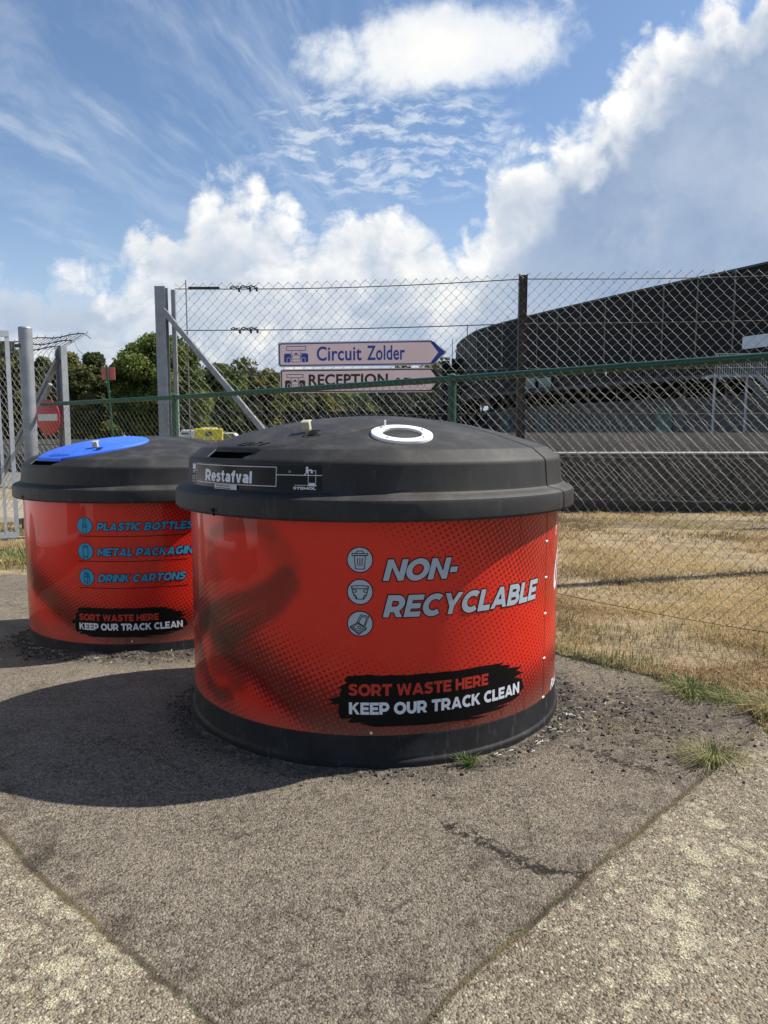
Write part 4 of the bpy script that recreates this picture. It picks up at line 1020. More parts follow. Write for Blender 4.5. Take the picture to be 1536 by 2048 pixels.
for x in (2.34, 8.68): child(hpost(x, fy(x) + .04, -.2, 4.06, M['brown'], .10, .135).build('post', M['brown'], None), FF)
mb = MB(); mb.bar((-3.94, 13.22, 3.60), (-1.40, 12.93, .55), .085, .075, up=(0, 1, .2)); mb.bar((-3.90, 13.33, 3.58), (-1.36, 13.02, .55), .02, .10, up=(0, 1, .2))
child(mb.build('brace', M['galv'], None), FF)
FP = [(-3.74, fy(-3.74)), (2.34, fy(2.34)), (8.68, fy(8.68)), (13, fy(13))]
topz = lambda x, y: 3.98 - .03 * math.sin(math.pi * ((x - 2.34) % 6.3) / 6.3)
child(chain_mesh(FP, lambda x, y: gz(x, y) + .24, lambda x, y: topz(x, y) + .09, .173, .176, .0046, .006).build('wire_mesh', M['wire_grey'], None, 60, fix=False), FF)
mb = MB(); tensions(mb, FP, [topz, lambda x, y: 3.25, lambda x, y: 2.50, lambda x, y: 1.76, lambda x, y: 1.02, lambda x, y: .30], .0085, .03); child(mb.build('tension_wire', M['wire_dark'], None, 60), FF)
for z in (3.97, 3.25, 2.50):
    for dx, l in ((1.02, .16), (1.20, .18), (1.36, .14)):
        mb = MB(); x = -3.74 + dx; mb.tube([(x, fy(x) - .02, z), (x + l * .3, fy(x) - .03, z + .03), (x + l, fy(x) - .02, z - .035)], .012, 5); mb.box((x + l, fy(x) - .03, z - .04), (.035, .03, .07))
        mb.tube([(x, fy(x) - .04, z - .02), (x + l, fy(x) - .04, z + .02)], .009, 5); child(mb.build('wire_strainer', M['wire_dark'], None), FF)
mb = MB(); mb.box((-3.20, fy(-3.2) - .01, 3.975), (.55, .03, .045)); child(mb.build('strainer_sleeve', M['brown'], None), FF)
mb = MB(); mb.tube([(-3.52, fy(-3.52) - .02, .2), (-3.53, fy(-3.53) - .02, 4.12)], .011, 5); child(mb.build('stretcher_bar', M['wire_grey'], None), FF)


# ------------------------------------------------------------------ arrow signs
def arrow_sign(name, label, x0, z0, L, H_, ink, text, small):
    ang = math.atan2(-.134, 1); t = thing(name, label, 'sign', (x0, fy(x0) - .07, z0), ang, 'arrow signs on the tall fence')
    tip = H_ * .62; r = .045
    def outline(inset, rr):
        P_ = []
        a, b = inset, H_ - inset
        for cx, cy, s0 in ((a + rr, b - rr, 90), (a + rr, a + rr, 180)):
            for k in range(7): g = R(s0 + 90 * k / 6); P_.append((cx + rr * math.cos(g), cy + rr * math.sin(g)))
        xe = L - tip - inset * .3; P_.append((xe, a)); tx = L - inset * 1.35
        P_ += [(tx - .03, H_ / 2 - .028), (tx - .006, H_ / 2 - .010), (tx - .006, H_ / 2 + .010), (tx - .03, H_ / 2 + .028), (xe, b)]
        return P_
    mb = MB(); o = outline(0, r); n = len(o)
    mb.add([(x, .0, z) for x, z in o] + [(x, .022, z) for x, z in o], [tuple(range(n)), tuple(range(n, 2 * n))[::-1]] + [(i, i + n, (i + 1) % n + n, (i + 1) % n) for i in range(n)])
    board = mb.build('board', M['sign_back'], t)
    fn = lambda u, v, l: Vector((u, -.0015 - .0012 * l, v))
    Decal().poly(outline(.010, r - .006)).build('face', [M['sign_face']], board, fn)
    d = Decal(); d.line(outline(.026, r - .012), .020, 0, 1, True); xe = L - tip; d.poly([(xe - .02, .030), (xe + .05, .030), (L - .045, H_ / 2), (xe + .05, H_ - .030), (xe - .02, H_ - .030), (xe + tip * .46, H_ / 2)], 0, 1)
    d.build('border', [ink], board, fn)
    for s, u0, v0, u1, v1, b in text: d = Decal(); d.mesh(text_fit(s, u0, v0, u1, v1, 0, b, 0, 1.04)[0], 0, 2); d.build('lettering', [ink], board, fn)
    # racing car seen from the front
    d = Decal(); cx = .325 if small > .9 else .27; k = H_ / .44 * small
    Q = lambda pl: [(cx + a * k, H_ / 2 + b * k) for a, b in pl]
    d.line(Q([(-.18, .075), (.18, .075), (.18, .145), (-.18, .145)]), .010, 0, 2, True); d.line(Q([(-.08, .075), (-.08, -.13)]), .008, 0, 2); d.line(Q([(.08, .075), (.08, -.13)]), .008, 0, 2)
    for s_ in (-1, 1):
        d.poly(Q([(s_ * a, b) for a, b in [(.10, .02), (.20, .02), (.225, 0), (.225, -.13), (.205, -.14), (.10, -.14), (.09, -.06)]]), 0, 2)
    d.line(Q([(-.08, -.08), (.08, -.08)]), .007, 0, 2); d.line(Q([(-.08, -.135), (.08, -.135)]), .009, 0, 2); d.line(Q([(-.08, -.04), (-.04, -.01), (.04, -.01), (.08, -.04)]), .008, 0, 2)
    d.poly(Q([(-.03, .0), (.03, .0), (.024, .022), (0, .034), (-.024, .022)]), 0, 2); d.build('car_symbol', [ink], board, fn)
    d = Decal()
    for s_ in (-1, 1): d.line(Q([(s_ * .105, -.135), (s_ * .105, -.075), (s_ * .12, -.058), (s_ * .155, -.058), (s_ * .17, -.075), (s_ * .17, -.135)]), .009, 0, 3)
    d.build('car_symbol', [M['sign_face']], board, fn)
    for xb in (.9, 2.0):
        mb = MB(); mb.box((xb, .035, H_ / 2), (.05, .025, H_ * .8)); mb.build('bracket', M['galv'], t)
    return t


arrow_sign('arrow_sign', 'pale pink arrow sign with blue border and blue lettering, the upper one', -1.865, 2.572, 2.96, .425, M['sign_blue'], [('Circuit', .695, .095, 1.49, .345, .018), ('Zolder', 1.585, .095, 2.245, .345, .018)], 1.0)
arrow_sign('arrow_sign', 'pale pink arrow sign with black border reading RECEPTION, partly behind the green rail', -1.835, 2.115, 2.93, .415, M['sign_black'], [('RECEPTION', .515, .125, 1.92, .325, .028), ('0,7km', 2.05, .10, 2.52, .25, .02)], .86)

# ------------------------------------------------------------------ concrete wall on the right, barrier beyond, pipe
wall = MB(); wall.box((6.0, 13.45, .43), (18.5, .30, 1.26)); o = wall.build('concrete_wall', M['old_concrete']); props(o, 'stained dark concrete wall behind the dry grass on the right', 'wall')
cp = MB(); cp.tube([(-3.2, 13.22, 1.045), (4, 13.20, 1.052), (15.2, 13.18, 1.060)], .022, 8); child(cp.build('edge_pipe', M['galv_white'], None, 60), o)
br = MB()
br.box((13.6, 21.0, .72), (22, .30, 1.46)); br.box((13.6, 20.84, 1.02), (22, .03, .05))
props(br.build('concrete_barrier', M['barrier']), 'pale pinkish concrete barrier beyond the dark wall, in front of the big building', 'barrier')
so = MB()
rr_ = random.Random(5)
for k in range(900):
    x = rr_.uniform(-2, 15); y = rr_.uniform(14.5, 20.5); h = rr_.uniform(.15, .5); a = rr_.uniform(0, 6.3)
    z = 1.02 - abs(rr_.gauss(0, .12)); so.add([(x, y, .5), (x + .10 * math.cos(a), y + .10 * math.sin(a), .5), (x + rr_.gauss(0, .15), y, z)], [(0, 1, 2)])
me_ = so.build('weeds', M['dark_soil'], fix=False); props(me_, kind='stuff')

# ------------------------------------------------------------------ left side: gate, round post, fence with slanted top, signs
GP = thing('gate_post', 'thick round galvanised gate post at the left, behind the blue-lidded bin', 'post', (-5.77, 11.9, 0))
mb = MB(); mb.tube([(-5.77, 11.9, -.4), (-5.77, 11.9, 3.08)], .105, 24); child(mb.build('pole', M['galv'], None, 40), GP)
mb = MB(); mb.tube([(-5.77, 11.9, 3.08), (-5.77, 11.9, 3.10)], [.109, .10], 24); child(mb.build('cap', M['galv'], None, 30), GP)
for z in (2.80, -.02):
    mb = MB(); mb.bar((-5.90, 11.80, z), (-5.80, 11.82, z), .03, .05); mb.box((-5.93, 11.72, z), (.05, .09, .09)); mb.tube([(-5.90, 11.76, z - .12), (-5.90, 11.76, z + .05)], .018, 8); child(mb.build('hinge', M['wire_dark'], None), GP)
GA = thing('gate', 'pale galvanised gate leaf with upright square bars at the left edge', 'gate', (-5.93, 11.62, 0))
gd = Vector((-.86, -.51, 0)); g0 = Vector((-5.93, 11.62, 0))
for k in range(11):
    mb = MB(); w_ = .062 if k in (0, 10) else .042; p = g0 + gd * (.158 * k); mb.box(p + Vector((0, 0, 1.38)), (w_, w_, 3.10), math.atan2(gd.y, gd.x)); child(mb.build('stile' if k in (0, 10) else 'bar', M['galv_white'], None), GA)
for z in (2.96, -.22):
    mb = MB(); a = g0 + gd * -.03; b = g0 + gd * 1.62; mb.bar(a + Vector((0, -.002, z)), b + Vector((0, -.002, z)), .07, .09); child(mb.build('cross_rail', M['galv_white'], None), GA)

ld = Vector((-.87, .49, 0)); l0 = Vector((-6.13, 14.0, 0))
LF = thing('mesh_fence', 'galvanised mesh fence with slanted barbed top, behind the gate at left', 'fence', tuple(l0))
for k in range(4):
    p = l0 + ld * 4.2 * k; child(hpost(p.x, p.y, -.4, 3.05, M['galv'], .13, .18, math.atan2(ld.y, ld.x)).build('post', M['galv'], None), LF)
    mb = MB(); mb.bar(p + Vector((0, 0, 3.02)), p + Vector((.40, .30, 3.34)), .06, .03); child(mb.build('outrigger', M['galv_white'], None), LF)
LP = [tuple((l0 + ld * d)[:2]) for d in (0.1, 4.2, 8.4, 12.6)]
child(chain_mesh(LP, lambda x, y: gz(x, y) + .1, lambda x, y: 2.98, .16, .165, .0055).build('wire_mesh', M['wire_grey'], None, 60, fix=False), LF)
mb = MB()
for t_ in (0.1, .5, .95):
    o_ = Vector((.40, .30, .32)) * t_; pts_ = [l0 + ld * (.25 * k) + o_ + Vector((0, 0, 3.02 + .02 * math.sin(k * 1.3))) for k in range(50)]; mb.tube(pts_, .012, 4)
    for k in range(0, 50, 1): p = pts_[k]; mb.tube([p + Vector((0, -.03, -.04)), p + Vector((.01, .03, .05))], .007, 3)
for k in range(90): p = l0 + ld * (.14 * k) + Vector((0, 0, 3.0)); mb.tube([p, p + Vector((.38, .28, .31))], .006, 3)
for p in (l0,): mb.tube([p + Vector((.2, .1, 3.2)), p + Vector((.28, .1, 3.0)), p + Vector((.40, .1, 2.9))], .008, 3); mb.tube([p + Vector((.4, .2, 3.3)), p + Vector((.5, .2, 3.22))], .01, 3)
child(mb.build('barbed_wire', M['wire_dark'], None, fix=False), LF)
for s_ in (0, .25):
    mb = MB(); mb.bar(l0 + ld * (.06 + s_) + Vector((0, -.06, 2.80 - s_ * 1.8)), l0 + ld * 2.7 + Vector((0, -.06, -.25)), .12 - s_ * .2, .06); child(mb.build('brace', M['galv'], None), LF)
mb = MB(); tensions(mb, LP, [lambda x, y: 2.2, lambda x, y: 1.2, lambda x, y: .3], .008); child(mb.build('tension_wire', M['wire_dark'], None), LF)
# no-entry disc
NE = thing('no_entry_sign', 'round red no-entry sign with white bar on the mesh fence at left', 'sign', (-6.36, 13.86, 1.71), math.atan2(.49, -.87) + math.pi)
mb = MB(); mb.lathe([(0, 0), (.335, 0), (.338, .004), (.338, .012), (.33, .016), (0, .016)], 48); o = mb.build('disc', M['no_red'], NE, 40); o.rotation_euler = (R(90), 0, 0)
mb = MB(); mb.box((0, -.0195, -.0), (.56, .003, .125)); mb.build('bar', M['no_white'], NE)
PL = thing('marker_pole', 'leaning thin green pole with small square red board, before the trees', 'pole', (-7.35, 20, -.28))
mb = MB(); mb.tube([(0, 0, 0), (-.19, 0, 3.55)], .033, 8); mb.build('pole', M['green'], PL, 40)
mb = MB(); mb.box((-.165, .055, 3.33), (.36, .02, .34)); mb.build('board', M['red_board'], PL)
LW = MB(); LW.box((-24, 33, .10), (32, .3, .86)); props(LW.build('low_wall', M['old_concrete']), 'low grey concrete wall behind the gate at far left', 'wall')
LB = MB()
LB.box((-31, 42, .62), (33, .35, 1.0))
props(LB.build('concrete_barrier', M['barrier']), 'pale concrete barrier seen through the fence at far left', 'barrier')
mb = MB(); mb.tube([(7.05, 8.2, -.2), (7.05, 8.2, 6.6)], [.11, .085], 14); LPo = thing('lamp_post', 'grey lamp post standing on the dry grass outside the picture at right', 'lamp post', (7.05, 8.2, 0)); child(mb.build('pole', M['galv'], None, 40), LPo)
mb = MB(); mb.bar((7.05, 8.2, 6.55), (7.9, 8.4, 6.7), .08, .06); mb.box((8.1, 8.45, 6.70), (.6, .24, .10), R(13)); child(mb.build('lamp_head', M['galv'], None), LPo)

# ------------------------------------------------------------------ big dark building
PLAN = [(34, 19), (29, 30), (22.9, 43.3), (17.5, 53), (12.5, 63), (9.4, 70.7), (8.6, 76), (8.3, 81), (8.6, 86), (11, 92), (30, 99)]
def spline(pl, n):
    out = []
    for i in range(len(pl) - 1):
        p0, p1, p2, p3 = (Vector(pl[max(i - 1, 0)]), Vector(pl[i]), Vector(pl[i + 1]), Vector(pl[min(i + 2, len(pl) - 1)]))
        for k in range(n):
            t_ = k / n; out.append(.5 * ((2 * p1) + (p2 - p0) * t_ + (2 * p0 - 5 * p1 + 4 * p2 - p3) * t_ ** 2 + (3 * p1 - p0 - 3 * p2 + p3) * t_ ** 3))
    return out + [Vector(pl[-1])]
sp = spline(PLAN, 14)
acc = [0]
for a, b in zip(sp, sp[1:]): acc.append(acc[-1] + (b - a).length)
def along(d, offn=0):
    i = max(k for k in range(len(sp) - 1) if acc[k] <= d); u = (d - acc[i]) / (acc[i + 1] - acc[i]); t_ = (sp[i + 1] - sp[i]).normalized(); p = sp[i].lerp(sp[i + 1], u)
    return Vector((p.x + t_.y * offn, p.y - t_.x * offn, 0)), t_
BD = thing('hall', 'big dark-clad hall with curved facade on the right behind the fences', 'building', (20, 60, 0))
def shell(z0, z1, offn, name, m, d0=0, d1=None, par=None, step=1.0, closed=False):
    mb = MB(); d1 = d1 or acc[-1] - .01; ds = np.arange(d0, d1, step); k = 0
    for d in ds:
        p, t_ = along(d, offn); mb.v += [(p.x, p.y, z0), (p.x, p.y, z1)]
        if k: mb.face([2 * k - 2, 2 * k, 2 * k + 1, 2 * k - 1])
        k += 1
    o = mb.build(name, m, None, 60); child(o, BD); return o
# side of the facade facing us: left of the travel direction
def slabs(z0, z1, o0, o1, name, m, d0=0, d1=None, step=1.0):
    mb = MB(); d1 = d1 or acc[-1] - .01; k = 0
    for d in np.arange(d0, d1, step):
        a, _ = along(d, o0); b, _ = along(d, o1); mb.v += [(a.x, a.y, z0), (a.x, a.y, z1), (b.x, b.y, z1), (b.x, b.y, z0)]
        if k:
            for q in range(4): mb.face([4 * k - 4 + q, 4 * k - 4 + (q + 1) % 4, 4 * k + (q + 1) % 4, 4 * k + q])
        k += 1
    o = mb.build(name, m, None, 40); child(o, BD); return o
slabs(6.35, 11.38, 0, 1.0, 'cladding', M['clad'])
slabs(11.385, 11.52, -.08, 1.1, 'parapet', M['roofline'])
for d in np.arange(3, acc[-1] - 1, 2.65):
    jm = MB(); p, t_ = along(d, -.03); jm.box((p.x, p.y, 8.86), (.11, .05, 5.0), math.atan2(t_.y, t_.x)); child(jm.build('cladding_joint', M['joint'], None), BD)
roof = MB(); rp_ = [(p.x, p.y, 11.36) for p in sp[::4]] + [(60, 99, 11.36), (60, 19, 11.36)]; roof.add(rp_, [tuple(range(len(rp_)))]); child(roof.build('roof', M['roofline'], None), BD)
sw = MB(); ring_ = [tuple(sp[0]), (60, 19), (60, 99), tuple(sp[-1])]
for a, b in zip(ring_, ring_[1:]): sw.add([(a[0], a[1], -.3), (b[0], b[1], -.3), (b[0], b[1], 11.3), (a[0], a[1], 11.3)], [(0, 1, 2, 3)])
child(sw.build('outer_wall', M['clad'], None), BD)
slabs(-.3, 6.34, 4.2, 5.0, 'rear_wall', M['clad'])
slabs(5.02, 5.20, .1, 4.19, 'walkway', M['roofline'])
slabs(-.3, 4.0, 2.6, 2.9, 'ground_floor_wall', M['grey_wall'], 10)
for d in np.arange(6, acc[-1] - 1, 3.1): cm = MB(); p, t_ = along(d, 1.4); cm.tube([(p.x, p.y, -.3), (p.x, p.y, 5.0)], .07, 8); child(cm.build('column', M['joint'], None), BD)
rl = MB(); z0, z1 = 5.22, 6.28
for d in np.arange(4, acc[-1] - 20, .16): p, t_ = along(d, .2); rl.box((p.x, p.y, (z0 + z1) / 2), (.035, .02, z1 - z0), math.atan2(t_.y, t_.x))
for z in (z0 + .02, z1 + .03):
    for d in np.arange(4, acc[-1] - 20, 1.0): a, _ = along(d, .2); b, _ = along(d + 1, .2); rl.bar((a.x, a.y, z), (b.x, b.y, z), .05, .05)
child(rl.build('railing', M['joint'], None, fix=False), BD)
wn = MB()
for d, z0, z1, wd_, o_ in ((49.2, 5.3, 6.2, 2.2, -.1), (46.8, 5.3, 6.1, 1.6, -.1), (50.5, 1.2, 3.4, 1.3, 2.5), (36.5, 1.1, 3.4, 1.4, 2.5), (57, 1.2, 3.2, 1.6, 2.5)):
    p, t_ = along(d, o_); w1 = MB(); w1.box((p.x, p.y, (z0 + z1) / 2), (wd_, .06, z1 - z0), math.atan2(t_.y, t_.x)); child(w1.build('window', M['glass_pale'], None), BD)
p, t_ = along(27.6, -.12); w1 = MB(); w1.box((p.x, p.y, 6.95), (2.3, .06, .75), math.atan2(t_.y, t_.x)); child(w1.build('window', M['painted_sky_reflection'], None), BD)  # pane coloured pale to stand for reflected sky
wg = MB(); wg.box((8.4, 84, 4.4), (4.2, 8, 9.0)); wg.box((6.7, 79.9, 9.1), (.8, .6, .5)); wg.box((7.8, 79.9, 9.25), (.9, .6, .7)); child(wg.build('low_wing', M['clad'], None), BD)
tw_ = MB(); tw_.tube([(8.9, 79, 9), (8.9, 79, 13.1)], .05, 5); tw_.tube([(7.6, 82, 9), (7.6, 82, 12)], .04, 5); child(tw_.build('mast', M['joint'], None), BD)
# terrace with railing
TE = thing('terrace', 'low dark terrace with railing below the arrow signs', 'building', (0, 70, 0))
mb = MB(); mb.box((-1.5, 76, 1.7), (19, 8, 4.0)); child(mb.build('podium', M['clad'], None), TE)
mb = MB()
for x in np.arange(-4.5, 8, .32): mb.box((x, 71.8, 4.35 + .055 * (x + 4.5)), (.06, .05, 1.25))
mb.bar((-4.5, 71.8, 4.98), (8, 71.8, 5.66), .07, .08); mb.bar((-4.5, 71.8, 3.72), (8, 71.8, 4.4), .05, .05); child(mb.build('railing', M['joint'], None), TE)
for x in np.arange(-10, 8, 2.2): mb = MB(); mb.box((x, 71.9, 1.6), (.10, .06, 3.8)); child(mb.build('post', M['joint'], None), TE)
# outside stair
ST = thing('outside_stair', 'galvanised outside staircase and landing at the right edge in front of the hall', 'staircase', (19.5, 42, 0))
mb = MB(); mb.box((19.75, 42, 4.68), (2.5, 1.6, .16)); child(mb.build('landing', M['rail_steel'], None), ST)
mb = MB()
for x in np.arange(18.55, 20.95, .13): mb.box((x, 41.22, 5.32), (.035, .03, 1.1))
mb.bar((18.5, 41.22, 5.9), (21, 41.22, 5.9), .05, .05)
for k in range(36): x = 21 + .13 * k; mb.box((x, 41.22, 5.32 - .13 * k * .92), (.035, .03, 1.1))
mb.bar((21, 41.22, 5.92), (25.6, 41.22, 5.92 - 4.6 * .92), .06, .06); child(mb.build('railing', M['rail_steel'], None), ST)
mb = MB(); mb.bar((20.95, 41.2, 4.68), (25.9, 41.2, .13), .06, .30); mb.bar((20.95, 42.7, 4.68), (25.9, 42.7, .13), .06, .30)
for k in range(25): mb.box((21.1 + .19 * k, 41.95, 4.6 - .175 * k), (.28, 1.45, .04))
child(mb.build('flight', M['rail_steel'], None), ST)
for x in (18.6, 20.4, 22.0): mb = MB(); mb.tube([(x, 41.3, -.1), (x, 41.3, 4.7 if x < 21 else 3.9)], .075, 10); child(mb.build('post', M['rail_steel'], None, 40), ST)


# ------------------------------------------------------------------ trees
def leaf_cloud(clumps, n, size, seed, flat=.0, aspect=1.0):
    """clumps: (x,y,z,r,tintbase); builds loose leaf quads with per-leaf tint"""
    g = np.random.default_rng(seed); cl = np.array(clumps); wgt = cl[:, 3] ** 2; wgt /= wgt.sum()
    k = g.choice(len(cl), n, p=wgt); d = g.normal(size=(n, 3)); d /= np.linalg.norm(d, axis=1, keepdims=True)
    rad = cl[k, 3] * (g.random(n) ** .42); c = cl[k, :3] + d * rad[:, None] * np.array([1, 1, .8])
    a = g.normal(size=(n, 3)); a[:, 2] *= 1 - flat; a /= np.linalg.norm(a, axis=1, keepdims=True); b = np.cross(a, g.normal(size=(n, 3))); b /= np.linalg.norm(b, axis=1, keepdims=True)
    s = size * (.6 + .8 * g.random(n))[:, None]; a = a * s * aspect; b = b * s * .62
    co = np.stack([c - a, c + b * .9, c + a, c - b * .9], 1).reshape(-1, 3); f = np.arange(4 * n).reshape(-1, 4)
    tint = np.clip(cl[k, 4] + g.normal(0, .20, n), 0, 1); return co, f, np.repeat(tint, 4)


def leaf_obj(name, co, f, tint, m, parent):
    me = bpy.data.meshes.new(name); me.from_pydata(co.tolist(), [], f.tolist()); me.update()
    a = me.attributes.new('tint', 'FLOAT', 'POINT'); a.data.foreach_set('value', tint.astype(np.float32)); return link(name, me, m, parent)


def tree(name, label, x, y, h, w_, m, n, size, seed, pine=False, group='trees beyond the fences'):
    r_ = random.Random(seed); base = -.3; t = thing(name, label, 'tree', (x, y, base), r_.uniform(0, 6), group)
    mb = MB(); mb.tube([(0, 0, 0), (.05, 0, h * .3), (-.05, .05, h * .6), (0, 0, h * .85)], [.045 * h * .6, .03 * h * .6, .02 * h * .6, .03], 8)
    for k in range(7):
        a = r_.uniform(0, 6.3); z = h * r_.uniform(.25, .6); l = w_ * r_.uniform(.25, .42); mb.tube([(0, 0, z), (l * .5 * math.cos(a), l * .5 * math.sin(a), z + h * .08), (l * math.cos(a), l * math.sin(a), z + h * .2)], [.07, .05, .02], 5)
    mb.build('trunk', M['bark'], t, 50)
    cl = []
    nc = 150 if not pine else 130
    for k in range(nc):
        a = r_.uniform(0, 6.3); v = r_.uniform(-1, 1) if not pine else r_.uniform(-.9, 1)
        rr = math.sqrt(max(0, 1 - v * v)) * (r_.random() ** .4) * (w_ / 2 * .86)
        if pine: rr *= (1.05 - .35 * (v + 1) / 2)
        z = h * .56 + v * h * .40; cl.append((rr * math.cos(a), rr * math.sin(a), z, r_.uniform(.06, .16) * w_ * (.8 if pine else 1), r_.uniform(.05, .85)))
    co, f, ti = leaf_cloud(cl, n, size, seed, .5 if pine else 0, 1.0)
    leaf_obj('crown', co, f, ti, m, t); return t


PX = lambda px, Y_: (px - 768) / 1450 * Y_
tree('oak_tree', 'large round dark green tree just left of the tall steel post', PX(328, 62), 62, 9.9, 9.0, M['leaf'], 52000, .155, 3)
PN = [(-70, 62, 9.6, 7), (15, 66, 10.0, 6.5), (92, 70, 9.2, 6), (150, 60, 8.3, 5.5), (196, 68, 9.2, 5.6)]
PNL = ['dark pine tree behind the gate, past the left edge', 'dark green pine tree behind the white gate bars', 'pine tree between the gate post and the fence post at left', 'bushy pine tree just right of the slanted barbed fence top', 'pine tree behind the small red board on its pole']
for i, (px, Y_, h, w_) in enumerate(PN): tree('pine_tree', PNL[i], PX(px, Y_), Y_, h, w_, M['leaf_pine'], 34000, .15, 20 + i, True)
MX = [(448, 72, 8.2, 6.5, 'leaf'), (492, 78, 8.4, 6, 'leaf_pine'), (540, 74, 7.9, 6, 'leaf_autumn'), (585, 80, 7.4, 6.5, 'leaf_pine'), (640, 82, 6.6, 6.5, 'leaf_autumn'), (700, 88, 6.6, 7, 'leaf')]
MXL = ['green tree seen behind the slanting steel brace', 'dark conifer to the right of the slanting brace', 'yellowish-green tree just left of the arrow signs', 'dark tree behind the left end of the arrow signs', 'yellow-tinged tree below the RECEPTION sign', 'low green tree behind the right half of the arrow signs']
for i, (px, Y_, h, w_, m) in enumerate(MX): tree('broadleaf_tree', MXL[i], PX(px, Y_), Y_, h, w_, M[m], 24000, .18, 40 + i)
# far wood that closes the horizon
cl = []; g_ = random.Random(9)
for k in range(420):
    x = g_.uniform(-75, 12); cl.append((x, 105 + g_.uniform(-5, 5), g_.uniform(.5, 8.6 + 1.6 * math.sin(x * .2) + math.sin(x * .9)), g_.uniform(1.5, 2.6), g_.uniform(.05, .6)))
co, f, ti = leaf_cloud(cl, 70000, .34, 77); props(leaf_obj('far_wood', co, f, ti, M['leaf_pine'], None), kind='stuff')
cl = []
for k in range(120):
    x = g_.uniform(-46, -4); cl.append((x, 68 + g_.uniform(-2, 2), g_.uniform(.2, 1.9), g_.uniform(.5, .9), g_.uniform(.0, .4)))
co, f, ti = leaf_cloud(cl, 22000, .2, 78); props(leaf_obj('hedge', co, f, ti, M['leaf'], None), 'long dark hedge at the foot of the trees', 'hedge')


# ------------------------------------------------------------------ vehicles glimpsed between the bins, plus one added out of view
def vehicle(name, label, cat, loc, rz, L, W, Hh, paint, van):
    t = thing(name, label, cat, loc, rz, None)
    sec = [(0, .35), (0, .95), (.9, 1.15), (1.5, Hh), (L, Hh), (L, .35)] if van else [(0, .35), (0, .75), (.95, .92), (1.55, Hh), (3.1, Hh), (3.8, .98), (L, .92), (L, .35)]
    mb = MB(); n = len(sec)
    mb.add([(x - L / 2, -W / 2, z) for x, z in sec] + [(x - L / 2, W / 2, z) for x, z in sec], [tuple(range(n))[::-1], tuple(range(n, 2 * n))] + [(i, (i + 1) % n, (i + 1) % n + n, i + n) for i in range(n)])
    o = mb.build('body', paint, t); md = o.modifiers.new('b', 'BEVEL'); md.width = .06; md.segments = 2
    for s_ in (-1, 1):
        mb = MB(); y = s_ * (W / 2 + .004)
        if van: mb.add([(x - L / 2, y, z) for x, z in [(1.2, 1.3), (1.55, Hh - .22), (2.0, Hh - .22), (2.0, 1.3)]], [(0, 1, 2, 3)])
        else: mb.add([(x - L / 2, y, z) for x, z in [(1.2, .95), (1.65, Hh - .08), (3.0, Hh - .08), (3.5, .98)]], [(0, 1, 2, 3)])
        mb.build('side_window', M['glass'], t)
        for x in (.9, L - .95):
            mb = MB(); mb.tube([(x - L / 2, s_ * (W / 2 - .2), .34), (x - L / 2, s_ * (W / 2 + .01), .34)], .34, 20); mb.build('wheel', M['tyre'], t, 40)
    mb = MB(); z1 = Hh - .55; e_ = W / 2 - .2 if not van else .22; mb.add([(L / 2 + .005, -e_, z1), (L / 2 + .005, e_, z1), (L / 2 + .005, e_, Hh - .2), (L / 2 + .005, -e_, Hh - .2)], [(0, 1, 2, 3)]); mb.build('rear_window', M['glass'], t)
    return t


v_ = vehicle('ambulance', 'yellow emergency van with red stripe parked in front of the trees', 'van', (PX(421, 55), 55, -.16), R(-78), 4.6, 2.0, 2.0, M['yellow'], True)
for s_ in (-1, 1): mb = MB(); mb.box((.2, s_ * 1.008, 1.02), (4.2, .01, .26)); mb.build('stripe', M['red'], v_)
mb = MB(); mb.box((2.308, 0, 1.04), (.012, 1.9, .24)); mb.build('stripe', M['red'], v_)
mb = MB(); mb.box((0, 0, 2.06), (.9, 1.2, .12)); mb.build('light_bar', M['white_car'], v_)
vehicle('parked_van', 'white van parked to the left of the yellow van', 'van', (PX(372, 57), 57, .12), R(8), 3.2, 1.8, 1.66, M['white_car'], True)
vehicle('parked_car', 'white car partly hidden to the right of the yellow van', 'car', (PX(457, 60), 60, .05), R(185), 4.3, 1.8, 1.52, M['white_car'], False)


v2 = vehicle('added_reflection_van', 'added white van left of the picture, out of view, for the wraps to reflect', 'van', (-5.35, 4.35, -.05), R(-88), 5.2, 2.0, 2.35, M['white_car'], True)  # unseen van, added to give the glossy bin wraps a white reflection
for s_ in (-1, 1): mb = MB(); mb.box((1.0, s_ * 1.006, 1.2), (.9, .012, 1.5)); mb.build('reflection_gap', M['grey_wall'], v2)  # dark panel, added to split the van's reflection into streaks

# ------------------------------------------------------------------ grass, weeds, debris
def blades(x, y, z, h, wdt, lean, seed, tint, curl=.5):
    g = np.random.default_rng(seed); n = len(x); a = g.random(n) * 6.283; l = h * lean * g.random(n); dx, dy = np.cos(a), np.sin(a)
    b = a + 1.57 + g.normal(0, .4, n); wx, wy = np.cos(b) * wdt / 2, np.sin(b) * wdt / 2
    p0 = np.stack([x - wx, y - wy, z], -1); p1 = np.stack([x + wx, y + wy, z], -1)
    m0 = np.stack([x + dx * l * .35 - wx * .8, y + dy * l * .35 - wy * .8, z + h * .6], -1); m1 = np.stack([x + dx * l * .35 + wx * .8, y + dy * l * .35 + wy * .8, z + h * .6], -1)
    tp = np.stack([x + dx * l, y + dy * l, z + h * (1 - curl * lean * .5)], -1)
    co = np.stack([p0, p1, m1, m0, tp], 1).reshape(-1, 3); i = np.arange(n)[:, None] * 5
    f = (i + np.array([[0, 1, 2, 3]])).tolist() + (i + np.array([[3, 2, 4]])).tolist()
    return co, f, np.repeat(tint, 5)
